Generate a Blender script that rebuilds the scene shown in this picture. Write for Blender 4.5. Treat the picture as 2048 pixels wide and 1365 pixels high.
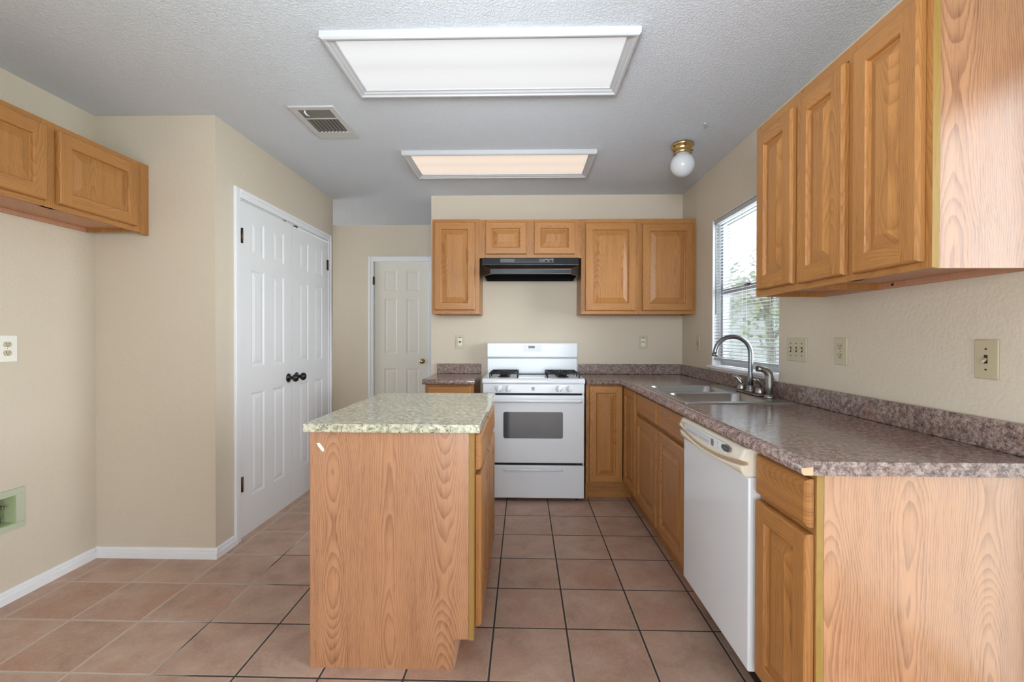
import bpy, bmesh, math, random
from mathutils import Matrix, Vector

for o in list(bpy.data.objects):
    bpy.data.objects.remove(o, do_unlink=True)
SC = bpy.context.scene
COL = SC.collection
R = math.radians

# ------------------------------------------------------------------ camera
CAM_F, CAM_CY, CAM_YAW, CAM_PITCH, CAM_ROLL, CAM_H = 922.06, 678.75, .02501, -.00561, .00196, 1.2274


def make_camera():
    c, s = math.cos(CAM_YAW), math.sin(CAM_YAW)
    A = Matrix(((c, s, 0), (-s, c, 0), (0, 0, 1)))
    c, s = math.cos(CAM_PITCH), math.sin(CAM_PITCH)
    B = Matrix(((1, 0, 0), (0, c, s), (0, -s, c)))
    c, s = math.cos(CAM_ROLL), math.sin(CAM_ROLL)
    D = Matrix(((c, 0, s), (0, 1, 0), (-s, 0, c)))
    M = D @ B @ A
    right, fwd, up = M[0], M[1], M[2]
    m = Matrix(((right[0], up[0], -fwd[0], 0), (right[1], up[1], -fwd[1], 0),
                (right[2], up[2], -fwd[2], CAM_H), (0, 0, 0, 1)))
    cd = bpy.data.cameras.new('camera')
    cd.sensor_fit = 'HORIZONTAL'
    cd.sensor_width = 36
    cd.lens = CAM_F / 2048 * 36
    cd.shift_y = -(682.5 - CAM_CY) / 2048
    cd.clip_start = .02
    co = bpy.data.objects.new('camera', cd)
    co.matrix_world = m
    COL.objects.link(co)
    SC.camera = co


make_camera()

# ------------------------------------------------------------------ world, daylight, exposure
world = bpy.data.worlds.new('world')
SC.world = world
world.use_nodes = True
bg = world.node_tree.nodes['Background']
bg.inputs[0].default_value = (.90, .96, 1.0, 1)
bg.inputs[1].default_value = 3.9


def area_light(name, loc, rot, sx, sy, radiance, col):
    l = bpy.data.lights.new(name, 'AREA')
    l.shape = 'RECTANGLE'
    l.size, l.size_y = sx, sy
    l.energy = radiance * math.pi * sx * sy
    l.color = col
    o = bpy.data.objects.new(name, l)
    o.location = loc
    o.rotation_euler = rot
    COL.objects.link(o)
    return o


# sky light coming in through the sliding glass door and the kitchen window, set outside their panes
area_light('patio_daylight', (1.62, .1, 1.02), (0, R(90), 0), 1.98, 2.2, 4.3, (.87, .945, 1))
area_light('rear_fill', (0, -2.9, 1.0), (R(90), 0, 0), 2.0, 2.0, 3.2, (.9, .96, 1))  # added fill from behind the camera, entering by an invented rear door
area_light('left_fill', (-2.62, -1.35, 1.1), (0, R(-90), 0), 1.7, 1.9, 10.0, (.9, .96, 1))  # added fill for the fronts facing left, entering by an invented window
area_light('hall_fill', (-3.3, 4.53, 1.5), (0, R(-90), 0), 1.2, .7, .5, (.92, .97, 1))  # added fill to lift the hall; no window is known there
area_light('window_daylight', (2.35, 3.0, 1.75), (0, R(90), 0), 1.8, 2.0, 17.0, (.9, .96, 1))

# added fill lamp just behind the camera, aimed forward and slightly up
area_light('camera_fill', (-.05, -.1, 1.72), (R(106), 0, 0), .6, .6, 14.5, (.86, .945, 1)).data.spread = R(92)

SC.view_settings.view_transform = 'Standard'
SC.view_settings.look = 'None'
SC.view_settings.exposure = 0.27
SC.view_settings.gamma = 1.0
SC.view_settings.use_curve_mapping = False
SC.cycles.max_bounces = 8
SC.cycles.diffuse_bounces = 5
SC.cycles.caustics_reflective = False
SC.cycles.caustics_refractive = False
SC.cycles.sample_clamp_indirect = 6
SC.cycles.use_denoising = True

# ------------------------------------------------------------------ materials


def srgb(r, g, b):
    f = lambda v: (v / 255 / 12.92) if v / 255 <= .04045 else ((v / 255 + .055) / 1.055) ** 2.4
    return (f(r), f(g), f(b), 1)


class NT:
    def __init__(s, name):
        s.m = bpy.data.materials.new(name)
        s.m.use_nodes = True
        s.t = s.m.node_tree
        s.b = s.t.nodes['Principled BSDF']

    def n(s, typ, **kw):
        nd = s.t.nodes.new(typ)
        for k, v in kw.items():
            setattr(nd, k, v)
        return nd

    def lk(s, a, b):
        s.t.links.new(a, b)

    def val(s, sock, v):
        if hasattr(v, 'is_output') or isinstance(v, bpy.types.NodeSocket):
            s.lk(v, sock)
        else:
            sock.default_value = v

    def math(s, op, a, b=0.0, c=None, clamp=False):
        nd = s.n('ShaderNodeMath', operation=op)
        nd.use_clamp = clamp
        s.val(nd.inputs[0], a)
        s.val(nd.inputs[1], b)
        if c is not None:
            s.val(nd.inputs[2], c)
        return nd.outputs[0]

    def comb(s, x, y, z):
        nd = s.n('ShaderNodeCombineXYZ')
        for i, v in enumerate((x, y, z)):
            s.val(nd.inputs[i], v)
        return nd.outputs[0]

    def noise(s, vec, scale, detail=2.0, rough=.5, dist=0.0):
        nd = s.n('ShaderNodeTexNoise')
        s.lk(vec, nd.inputs['Vector'])
        nd.inputs['Scale'].default_value = scale
        nd.inputs['Detail'].default_value = detail
        nd.inputs['Roughness'].default_value = rough
        nd.inputs['Distortion'].default_value = dist
        return nd.outputs['Fac']

    def ramp(s, fac, stops, interp='LINEAR'):
        nd = s.n('ShaderNodeValToRGB')
        nd.color_ramp.interpolation = interp
        e = nd.color_ramp.elements
        while len(e) < len(stops):
            e.new(.5)
        for i, (p, c) in enumerate(stops):
            e[i].position = p
            e[i].color = c if len(c) == 4 else (*c, 1)
        s.lk(fac, nd.inputs[0])
        return nd.outputs[0]

    def mix(s, fac, a, b, blend='MIX'):
        nd = s.n('ShaderNodeMix', data_type='RGBA', blend_type=blend)
        s.val(nd.inputs[0], fac)
        s.val(nd.inputs[6], a)
        s.val(nd.inputs[7], b)
        return nd.outputs[2]

    def obj(s):
        return s.n('ShaderNodeTexCoord').outputs['Object']

    def sep(s, v):
        nd = s.n('ShaderNodeSeparateXYZ')
        s.lk(v, nd.inputs[0])
        return nd.outputs

    def rnd(s):
        return s.n('ShaderNodeObjectInfo').outputs['Random']

    def bump(s, h, strength=.3, dist=.002):
        nd = s.n('ShaderNodeBump')
        nd.inputs['Strength'].default_value = strength
        nd.inputs['Distance'].default_value = dist
        s.lk(h, nd.inputs['Height'])
        s.lk(nd.outputs[0], s.b.inputs['Normal'])

    def base(s, c):
        s.val(s.b.inputs['Base Color'], c)

    def fin(s, rough=.5, metal=0.0, spec=.5, coat=0.0):
        s.val(s.b.inputs['Roughness'], rough)
        s.b.inputs['Metallic'].default_value = metal
        s.b.inputs['Specular IOR Level'].default_value = spec
        if coat:
            s.b.inputs['Coat Weight'].default_value = coat
            s.b.inputs['Coat Roughness'].default_value = .15
        return s.m


def plain(name, col, rough=.5, metal=0.0, spec=.5, var=.04, bump=0.0, bscale=200, coat=0.0):
    t = NT(name)
    v = t.obj()
    f = t.noise(v, 6, 3)
    dark = tuple(c * (1 - var * 2) for c in col[:3]) + (1,)
    t.base(t.mix(f, dark, col))
    if bump:
        t.bump(t.noise(v, bscale, 2), bump, .001)
    return t.fin(rough, metal, spec, coat)


def oak(name, light, dark, horiz=False, rough=.42, board=.22, ring=.0040, contrast=.5, spec=.5, pore=.5, coat=0.0):
    """flat-sawn oak: rings of a trunk cut by a wavering plane, so the grain makes nested arches, plus pores"""
    t = NT(name)
    x, y, z = t.sep(t.obj())
    r = t.rnd()
    cross = t.math('ADD', x, y)
    u, l = (z, cross) if horiz else (cross, z)
    u = t.math('ADD', u, t.math('MULTIPLY', r, 3.7))
    l = t.math('ADD', l, t.math('MULTIPLY', r, 17.3))
    warp = t.math('SUBTRACT', t.noise(t.comb(t.math('MULTIPLY', u, 9), t.math('MULTIPLY', l, 2.2), r), 1, 3), .5)
    w2 = t.math('SUBTRACT', t.noise(t.comb(t.math('MULTIPLY', u, 55), t.math('MULTIPLY', l, 9), r), 1, 3, .65), .5)
    ub = t.math('ADD', t.math('ADD', u, t.math('MULTIPLY', warp, .034)), t.math('MULTIPLY', w2, .006))
    cell = t.math('DIVIDE', ub, board)
    fl = t.math('FLOOR', cell)
    du = t.math('MULTIPLY', t.math('SUBTRACT', t.math('FRACT', cell), .5), board)
    seed = t.math('MULTIPLY', fl, 5.31)
    hgt = t.noise(t.comb(t.math('ADD', t.math('MULTIPLY', l, 1.25), seed), seed, .3), 1, 1.5)
    hgt = t.math('ADD', .012, t.math('MULTIPLY', hgt, .15))
    rad = t.math('SQRT', t.math('ADD', t.math('MULTIPLY', du, du), t.math('MULTIPLY', hgt, hgt)))
    rad = t.math('ADD', rad, t.math('MULTIPLY', warp, .012))
    fr = t.math('FRACT', t.math('DIVIDE', rad, ring))
    prof = t.math('POWER', fr, 2.2)
    prof = t.math('MULTIPLY', prof, t.math('SUBTRACT', 1.0, t.math('POWER', fr, 26)))
    pores = t.noise(t.comb(t.math('MULTIPLY', u, 420), t.math('MULTIPLY', l, 16), seed), 1, 2, .6)
    pores = t.math('MULTIPLY', t.math('SUBTRACT', pores, .5, clamp=True), 3.0, clamp=True)
    fig = t.noise(t.comb(t.math('MULTIPLY', u, 40), t.math('MULTIPLY', l, 2.5), seed), 1, 3)
    tone = t.noise(t.comb(t.math('MULTIPLY', u, 4), t.math('MULTIPLY', l, .9), r), 1, 2)
    f = t.math('ADD', t.math('MULTIPLY', prof, contrast), t.math('MULTIPLY', pores, pore))
    f = t.math('ADD', f, t.math('MULTIPLY', t.math('SUBTRACT', fig, .5), .75))
    f = t.math('ADD', f, t.math('MULTIPLY', t.math('SUBTRACT', tone, .5), .5), clamp=True)
    t.base(t.mix(f, light, dark))
    t.bump(t.math('MULTIPLY', f, -1), .12, .0006)
    return t.fin(rough, 0, spec, coat)


M = {}
# cabinets: one honey oak finish
M['oak'] = oak('oak_varnished', srgb(173, 121, 68), srgb(118, 72, 36), rough=.38, board=.19, contrast=.5, spec=.35)
M['oak_h'] = oak('oak_varnished_rail', srgb(173, 121, 68), srgb(120, 74, 38), horiz=True, rough=.38, board=.13, contrast=.45, spec=.35)
M['oak_edge'] = oak('oak_edge_raw', srgb(156, 124, 66), srgb(130, 98, 46), rough=.5, board=.12, contrast=.3, spec=.3)
M['oak_panel'] = oak('oak_print_panel', srgb(184, 132, 94), srgb(116, 72, 44), rough=.26, board=.205, ring=.0040,
                     contrast=.66, pore=.6, spec=1.0, coat=.5)
M['oak_bottom'] = oak('oak_print_underside', srgb(190, 142, 112), srgb(158, 112, 86), rough=.5, board=.2, contrast=.25)
M['particle'] = plain('particleboard', srgb(214, 176, 140), .8, var=.08)
M['white_enamel'] = plain('white_enamel', srgb(222, 226, 232), .13, var=.01)
M['white_door'] = plain('white_door_paint', srgb(226, 227, 229), .42, var=.015)
M['hall_door'] = plain('hall_door_paint', srgb(222, 218, 208), .45, var=.015)
M['trim_white'] = plain('trim_white', srgb(230, 231, 234), .4, var=.02)
M['almond'] = plain('almond_plastic', srgb(236, 229, 214), .35, var=.02)
M['bisque'] = plain('bisque_plastic', srgb(190, 180, 156), .4, var=.02)
M['ivory_dark'] = plain('ivory_plate', srgb(182, 170, 142), .45, var=.03)
M['white_plate'] = plain('white_plate', srgb(232, 230, 222), .4, var=.02)
M['slot'] = plain('dark_slot', srgb(40, 34, 26), .7)
M['black'] = plain('black_enamel', srgb(9, 9, 10), .3, var=.05)
M['hood'] = plain('hood_black', srgb(15, 16, 18), .34, spec=.3, var=.1)
M['iron'] = plain('cast_iron', srgb(26, 27, 29), .55, bump=.2)
M['oven_glass'] = plain('oven_glass', srgb(72, 75, 80), .06, spec=1.0)
M['gap'] = plain('gap_black', srgb(12, 12, 12), .8)
M['steel'] = None
M['brass'] = plain('polished_brass', srgb(208, 180, 122), .22, 1.0)
M['bronze'] = plain('hinge_bronze', srgb(96, 78, 62), .45, .8)
M['nickel'] = plain('brushed_nickel', srgb(150, 146, 140), .3, 1.0)
M['dark_nickel'] = plain('spout_nickel', srgb(130, 132, 136), .32, 1.0)
M['opal'] = plain('opal_glass', srgb(206, 208, 211), .15, var=.01)
M['green_box'] = plain('green_plastic', srgb(182, 188, 162), .5, var=.04)
M['vent_white'] = plain('vent_metal', srgb(198, 198, 196), .5)
M['vent_dark'] = plain('vent_louver', srgb(112, 110, 102), .6)
M['grey_label'] = plain('grey_print', srgb(120, 122, 124), .5)
M['pale_print'] = plain('pale_print', srgb(196, 200, 204), .4)
M['leaf'] = plain('leaf', srgb(186, 202, 160), .6, var=.25)
M['bark'] = plain('bark', srgb(170, 166, 156), .8, var=.2, bump=.5, bscale=40)
M['siding'] = plain('pale_siding', srgb(232, 236, 240), .7, var=.03)
M['grass'] = plain('grass', srgb(130, 150, 95), .9, var=.3, bump=.6, bscale=30)
M['slat'] = plain('slat_white', srgb(178, 180, 184), .45, var=.01)
M['alu'] = plain('window_aluminium', srgb(170, 172, 176), .4, .6)
M['fixture'] = plain('fixture_trim', srgb(192, 193, 196), .45)
M['button'] = plain('button_grey', srgb(168, 172, 178), .5)
M['chip'] = plain('white_chip', srgb(240, 236, 230), .7)


def steel():
    t = NT('stainless_steel')
    x, y, z = t.sep(t.obj())
    n = t.noise(t.comb(t.math('MULTIPLY', x, 600), t.math('MULTIPLY', y, 60), t.math('MULTIPLY', z, 30)), 1, 2)
    t.base(t.mix(n, srgb(168, 170, 173), srgb(196, 198, 200)))
    return t.fin(t.math('ADD', .26, t.math('MULTIPLY', n, .06)), 1.0)


M['steel'] = steel()


def wall_paint(name, col, dark):
    t = NT(name)
    v = t.obj()
    big = t.noise(v, 1.4, 2)
    t.base(t.mix(big, dark, col))
    h1 = t.noise(v, 75, 3, .55)
    h2 = t.noise(v, 28, 2, .5)
    h = t.math('ADD', h1, t.math('MULTIPLY', h2, .7))
    t.bump(h, .5, .004)
    return t.fin(.62, 0, .35)


M['wall'] = wall_paint('wall_beige', srgb(206, 195, 178), srgb(200, 188, 170))


def ceiling_mat():
    t = NT('ceiling_texture')
    v = t.obj()
    a = t.noise(v, 98, 4, .6, .5)
    bl = t.math('SMOOTH_MIN', t.math('MULTIPLY', t.math('SUBTRACT', a, .44, clamp=True), 5, clamp=True), .8, .3)
    b = t.noise(v, 180, 2)
    t.base(t.mix(t.noise(v, 1.2, 2), srgb(212, 217, 224), srgb(218, 223, 230)))
    t.bump(t.math('ADD', bl, t.math('MULTIPLY', b, .35)), .6, .005)
    return t.fin(.85, 0, .2)


M['ceiling'] = ceiling_mat()

TILE, TX0, TY0 = .3048, -.1227, 1.9328


def tile_mat():
    t = NT('floor_tiles')
    v = t.obj()
    x, y, z = t.sep(v)
    cx = t.math('DIVIDE', t.math('SUBTRACT', x, TX0), TILE)
    cy = t.math('DIVIDE', t.math('SUBTRACT', y, TY0), TILE)
    fx, fy = t.math('FRACT', cx), t.math('FRACT', cy)
    ex = t.math('MULTIPLY', t.math('SUBTRACT', .5, t.math('ABSOLUTE', t.math('SUBTRACT', fx, .5))), TILE)
    ey = t.math('MULTIPLY', t.math('SUBTRACT', .5, t.math('ABSOLUTE', t.math('SUBTRACT', fy, .5))), TILE)
    e = t.math('MINIMUM', ex, ey)
    e = t.math('ADD', e, t.math('MULTIPLY', t.math('SUBTRACT', t.noise(v, 60, 2), .5), .0016))
    tile = t.math('DIVIDE', t.math('SUBTRACT', e, .0030), .0014, clamp=True)
    edge_glint = t.math('SUBTRACT', tile, t.math('DIVIDE', t.math('SUBTRACT', e, .0046), .004, clamp=True), clamp=True)
    cid = t.comb(t.math('FLOOR', cx), t.math('FLOOR', cy), .5)
    wn = t.n('ShaderNodeTexWhiteNoise', noise_dimensions='3D')
    t.lk(cid, wn.inputs['Vector'])
    off = t.n('ShaderNodeVectorMath', operation='ADD')
    t.lk(v, off.inputs[0])
    sc = t.n('ShaderNodeVectorMath', operation='SCALE')
    t.lk(wn.outputs['Color'], sc.inputs[0])
    sc.inputs['Scale'].default_value = 13.0
    t.lk(sc.outputs[0], off.inputs[1])
    vv = off.outputs[0]
    cloud = t.noise(vv, 6.5, 4, .6, .4)
    fine = t.noise(vv, 90, 5, .75)
    red = t.noise(vv, 3.2, 2)
    col = t.ramp(cloud, [(.3, srgb(158, 129, 114)), (.5, srgb(181, 151, 134)), (.72, srgb(198, 172, 156))])
    col = t.mix(t.math('MULTIPLY', t.math('SUBTRACT', red, .52, clamp=True), 3.2, clamp=True), col, srgb(178, 130, 110))
    col = t.mix(t.math('MULTIPLY', t.math('SUBTRACT', fine, .46, clamp=True), 1.3, clamp=True), col, srgb(222, 196, 178))
    col = t.mix(.22, col, t.mix(wn.outputs['Value'], srgb(172, 134, 114), srgb(198, 168, 148)))
    col = t.mix(t.math('MULTIPLY', edge_glint, .42), col, srgb(205, 190, 180))  # paler tile rims paint in a bevel highlight beside the grout
    gl = t.noise(v, 3.0, 3)
    worn = t.math('MULTIPLY', t.math('SUBTRACT', t.math('ADD', t.math('MULTIPLY', x, -1.0), gl), 1.72, clamp=True), 5, clamp=True)
    grout = t.mix(worn, srgb(62, 55, 54), srgb(196, 182, 172))
    t.base(t.mix(tile, grout, col))
    h = t.math('ADD', tile, t.math('MULTIPLY', cloud, .10))
    h = t.math('ADD', h, t.math('MULTIPLY', fine, .05))
    t.bump(h, .5, .003)
    rough = t.math('ADD', .36, t.math('MULTIPLY', t.noise(v, 18, 3), .22))
    rough = t.math('ADD', rough, t.math('MULTIPLY', t.math('SUBTRACT', 1.0, tile), .4))
    return t.fin(rough, 0, .45)


M['tile'] = tile_mat()


def granite():
    t = NT('granite_polished')
    v = t.obj()
    a = t.noise(v, 55, 5, .65, .5)
    b = t.noise(v, 130, 4, .7)
    c = t.noise(v, 26, 3, .6, .8)
    col = t.ramp(a, [(.34, srgb(128, 128, 108)), (.47, srgb(178, 176, 152)), (.58, srgb(208, 204, 182)), (.72, srgb(232, 230, 218))])
    col = t.mix(t.math('MULTIPLY', t.math('SUBTRACT', c, .56, clamp=True), 6, clamp=True), col, srgb(228, 226, 214))
    sp = t.math('MULTIPLY', t.math('SUBTRACT', b, .575, clamp=True), 14, clamp=True)
    col = t.mix(sp, col, srgb(70, 72, 72))
    sp2 = t.math('MULTIPLY', t.math('SUBTRACT', t.noise(v, 75, 3, .6, 1.0), .64, clamp=True), 16, clamp=True)
    col = t.mix(sp2, col, srgb(36, 38, 42))
    t.base(col)
    return t.fin(.1, 0, .5)


M['granite'] = granite()


def laminate(name, k=1.0):
    t = NT(name)
    v = t.obj()
    a = t.noise(v, 62, 7, .74, .35)
    b = t.noise(v, 210, 4, .7, .2)
    c = t.noise(v, 9, 3, .6, 1.0)
    col = t.ramp(a, [(.30, srgb(52, 38, 36)), (.44, srgb(106, 87, 83)), (.54, srgb(146, 125, 118)), (.70, srgb(180, 162, 154))])
    col = t.mix(t.math('MULTIPLY', t.math('SUBTRACT', c, .55, clamp=True), 3.5, clamp=True), col, srgb(146, 104, 84))
    col = t.mix(t.math('MULTIPLY', t.math('SUBTRACT', b, .56, clamp=True), 9, clamp=True), col, srgb(58, 44, 42))
    col = t.mix(t.math('MULTIPLY', t.math('SUBTRACT', .44, b, clamp=True), 6, clamp=True), col, srgb(190, 168, 156))
    t.base(col)
    t.bump(b, .03, .0004)
    return t.fin(.17, 0, .5)


M['laminate'] = laminate('laminate_stone')


def emis(name, col, strength, axis_lo, axis_hi):
    """lit plastic diffuser: tubes run along x, so the panel glows a little stronger near them"""
    t = NT(name)
    x, y, z = t.sep(t.obj())
    k = t.math('DIVIDE', t.math('SUBTRACT', y, axis_lo), axis_hi - axis_lo)
    tubes = t.math('ABSOLUTE', t.math('SINE', t.math('MULTIPLY', k, math.pi * 2)))
    dots = t.noise(t.comb(t.math('MULTIPLY', x, 260), t.math('MULTIPLY', y, 260), 0.0), 1, 0)
    st = t.math('ADD', .93, t.math('MULTIPLY', tubes, .10))
    st = t.math('ADD', st, t.math('MULTIPLY', t.math('SUBTRACT', dots, .5), .1))
    t.base(srgb(150, 150, 150))
    t.b.inputs['Emission Color'].default_value = col
    t.lk(t.math('MULTIPLY', st, strength), t.b.inputs['Emission Strength'])
    return t.fin(.5)


def glass():
    t = NT('window_glass')
    tr = t.n('ShaderNodeBsdfTransparent')
    tr.inputs[0].default_value = (.97, .98, .98, 1)
    gl = t.n('ShaderNodeBsdfGlossy')
    gl.inputs['Roughness'].default_value = .02
    fr = t.n('ShaderNodeFresnel')
    fr.inputs[0].default_value = 1.45
    mx = t.n('ShaderNodeMixShader')
    t.lk(t.math('MULTIPLY', fr.outputs[0], .8), mx.inputs[0])
    t.lk(tr.outputs[0], mx.inputs[1])
    t.lk(gl.outputs[0], mx.inputs[2])
    out = t.t.nodes['Material Output']
    t.lk(mx.outputs[0], out.inputs[0])
    return t.m


M['glass'] = glass()

# ------------------------------------------------------------------ mesh helpers


class MB:
    """collects shapes for one mesh object, in world metres"""

    def __init__(s):
        s.bm = bmesh.new()

    def box(s, x0, x1, y0, y1, z0, z1, bev=0.0, mi=0, seg=2):
        if x1 < x0: x0, x1 = x1, x0
        if y1 < y0: y0, y1 = y1, y0
        if z1 < z0: z0, z1 = z1, z0
        vs = [s.bm.verts.new(p) for p in ((x0, y0, z0), (x1, y0, z0), (x1, y1, z0), (x0, y1, z0),
                                          (x0, y0, z1), (x1, y0, z1), (x1, y1, z1), (x0, y1, z1))]
        fs = []
        for q in ((3, 2, 1, 0), (4, 5, 6, 7), (0, 1, 5, 4), (1, 2, 6, 5), (2, 3, 7, 6), (3, 0, 4, 7)):
            f = s.bm.faces.new([vs[i] for i in q])
            f.material_index = mi
            fs.append(f)
        if bev:
            es = list({e for f in fs for e in f.edges})
            r = bmesh.ops.bevel(s.bm, geom=es, offset=bev, segments=seg, affect='EDGES', profile=.5)
            for f in r['faces']:
                f.material_index = mi
                f.smooth = True
        return s

    def prism(s, poly, axis, a0, a1, mi=0):
        """poly of 2-D points pushed along axis ('x': (y,z), 'y': (x,z), 'z': (x,y))"""
        def P(p, a):
            return {'x': (a, p[0], p[1]), 'y': (p[0], a, p[1]), 'z': (p[0], p[1], a)}[axis]
        b = [s.bm.verts.new(P(p, a0)) for p in poly]
        t = [s.bm.verts.new(P(p, a1)) for p in poly]
        fs = [s.bm.faces.new(b[::-1]), s.bm.faces.new(t)]
        n = len(poly)
        for i in range(n):
            fs.append(s.bm.faces.new((b[i], b[(i + 1) % n], t[(i + 1) % n], t[i])))
        for f in fs:
            f.material_index = mi
        return s

    def lathe(s, prof, center, axis='z', n=28, mi=0, sgn=1):
        """prof: list of (radius, height along axis)"""
        cx, cy, cz = center
        rings = []
        for r, h in prof:
            h *= sgn
            ring = []
            if r < 1e-6:
                p = {'z': (cx, cy, cz + h), 'x': (cx + h, cy, cz), 'y': (cx, cy + h, cz)}[axis]
                ring = [s.bm.verts.new(p)]
            else:
                for i in range(n):
                    a = 2 * math.pi * i / n
                    c, d = r * math.cos(a), r * math.sin(a)
                    p = {'z': (cx + c, cy + d, cz + h), 'x': (cx + h, cy + c, cz + d), 'y': (cx + c, cy + h, cz + d)}[axis]
                    ring.append(s.bm.verts.new(p))
            rings.append(ring)
        for A, B in zip(rings, rings[1:]):
            if len(A) == 1 and len(B) == 1:
                continue
            for i in range(n):
                j = (i + 1) % n
                if len(A) == 1:
                    q = (A[0], B[i], B[j])
                elif len(B) == 1:
                    q = (A[i], A[j], B[0])
                else:
                    q = (A[i], A[j], B[j], B[i])
                f = s.bm.faces.new(q)
                f.smooth = True
                f.material_index = mi
        for ring, rev in ((rings[0], 1), (rings[-1], 0)):
            if len(ring) > 1:
                f = s.bm.faces.new(ring[::-1] if rev else ring)
                f.material_index = mi
        return s

    def tube(s, pts, r, n=12, mi=0):
        pts = [Vector(p) for p in pts]
        rs = r if isinstance(r, (list, tuple)) else [r] * len(pts)
        rings = []
        prev = None
        for i, p in enumerate(pts):
            d = (pts[min(i + 1, len(pts) - 1)] - pts[max(i - 1, 0)]).normalized()
            if prev is None:
                a = Vector((0, 0, 1)) if abs(d.z) < .9 else Vector((1, 0, 0))
                prev = d.cross(a).normalized()
            prev = (prev - d * prev.dot(d)).normalized()
            q = d.cross(prev)
            rings.append([s.bm.verts.new(p + (prev * math.cos(2 * math.pi * k / n) + q * math.sin(2 * math.pi * k / n)) * rs[i]) for k in range(n)])
        for A, B in zip(rings, rings[1:]):
            for k in range(n):
                f = s.bm.faces.new((A[k], A[(k + 1) % n], B[(k + 1) % n], B[k]))
                f.smooth = True
                f.material_index = mi
        s.bm.faces.new(rings[0][::-1]).material_index = mi
        s.bm.faces.new(rings[-1]).material_index = mi
        return s

    def quad(s, pts, mi=0):
        f = s.bm.faces.new([s.bm.verts.new(p) for p in pts])
        f.material_index = mi
        return f

    def build(s, name, mats, parent=None):
        bmesh.ops.recalc_face_normals(s.bm, faces=s.bm.faces)
        me = bpy.data.meshes.new(name)
        off = Vector((0, 0, 0))
        p = parent
        while p is not None:
            off += Vector(p.location)
            p = p.parent
        if off.length:
            bmesh.ops.translate(s.bm, verts=s.bm.verts, vec=-off)
        s.bm.to_mesh(me)
        s.bm.free()
        for m in (mats if isinstance(mats, (list, tuple)) else [mats]):
            me.materials.append(m)
        o = bpy.data.objects.new(name, me)
        COL.objects.link(o)
        o.parent = parent
        return o


def thing(name, label, cat, loc, group=None):
    o = bpy.data.objects.new(name, None)
    o.empty_display_size = .1
    o.location = loc
    COL.objects.link(o)
    return tag(o, label, cat, group)


def tag(o, label, cat, group=None):
    o['label'] = label
    o['category'] = cat
    if group:
        o['group'] = group
    return o


def struct(o, label=None):
    o['kind'] = 'structure'
    if label:
        o['label'] = label
    return o


def relabel(o, label):
    o['label'] = label
    return o


def copy_tree(o, parent=None):
    c = o.copy()
    COL.objects.link(c)
    c.parent = parent
    for ch in list(o.children):
        copy_tree(ch, c)
    return c


# a face that something is built on: u runs along it, d comes out of it, z is up
def face_S(plane):
    return lambda u, d, z: (u, plane - d, z)


def face_W(plane):
    return lambda u, d, z: (plane - d, u, z)


def face_E(plane):
    return lambda u, d, z: (plane + d, u, z)


def fbox(mb, F, u0, u1, d0, d1, z0, z1, bev=0.0, mi=0):
    a, b = F(u0, d0, z0), F(u1, d1, z1)
    return mb.box(a[0], b[0], a[1], b[1], a[2], b[2], bev, mi)


def raised_door(F, u0, u1, z0, z1, d0=.002, th=.022, stile=.056):
    """cope-and-stick door with a raised centre panel; material 0 = upright grain, 1 = level grain"""
    mb = MB()
    bm = mb.bm

    def ring(i, d):
        return [bm.verts.new(F(*p)) for p in ((u0 + i, d0 + d, z0 + i), (u1 - i, d0 + d, z0 + i), (u1 - i, d0 + d, z1 - i), (u0 + i, d0 + d, z1 - i))]

    def band(A, B, mv=0, mh=1, sm=False):
        for k in range(4):
            f = bm.faces.new((A[k], A[(k + 1) % 4], B[(k + 1) % 4], B[k]))
            f.material_index = mh if k in (0, 2) else mv
            f.smooth = sm
    r0 = ring(0, 0)
    r1 = ring(0, th - .010)
    r2 = ring(.0025, th - .003)
    r3 = ring(.007, th)
    band(r0, r1)
    band(r1, r2)
    band(r2, r3)
    bm.faces.new(r0[::-1])
    s = stile
    g = 0.007
    r4 = ring(s, th)
    # stiles full height, rails between them
    def q(a, b, c, d, mi):
        f = bm.faces.new([bm.verts.new(F(p[0], d0 + th, p[1])) for p in (a, b, c, d)])
        f.material_index = mi
    q((u0 + g, z0 + g), (u0 + s, z0 + g), (u0 + s, z1 - g), (u0 + g, z1 - g), 0)
    q((u1 - s, z0 + g), (u1 - g, z0 + g), (u1 - g, z1 - g), (u1 - s, z1 - g), 0)
    q((u0 + s, z0 + g), (u1 - s, z0 + g), (u1 - s, z0 + s), (u0 + s, z0 + s), 1)
    q((u0 + s, z1 - s), (u1 - s, z1 - s), (u1 - s, z1 - g), (u0 + s, z1 - g), 1)
    r5 = ring(s + .003, th - .003)
    r6 = ring(s + .006, th - .0125)
    r7 = ring(s + .010, th - .0135)
    pw = min(.034, (u1 - u0) * .12)
    r8 = ring(s + .010 + pw, th - .0025)
    r9 = ring(s + .012 + pw, th - .0015)
    band(r4, r5)
    band(r5, r6)
    band(r6, r7, 0, 0)
    band(r7, r8, 0, 0)
    band(r8, r9, 0, 0)
    bm.faces.new(r9).material_index = 0
    bmesh.ops.remove_doubles(bm, verts=bm.verts, dist=1e-5)
    return mb


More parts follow.
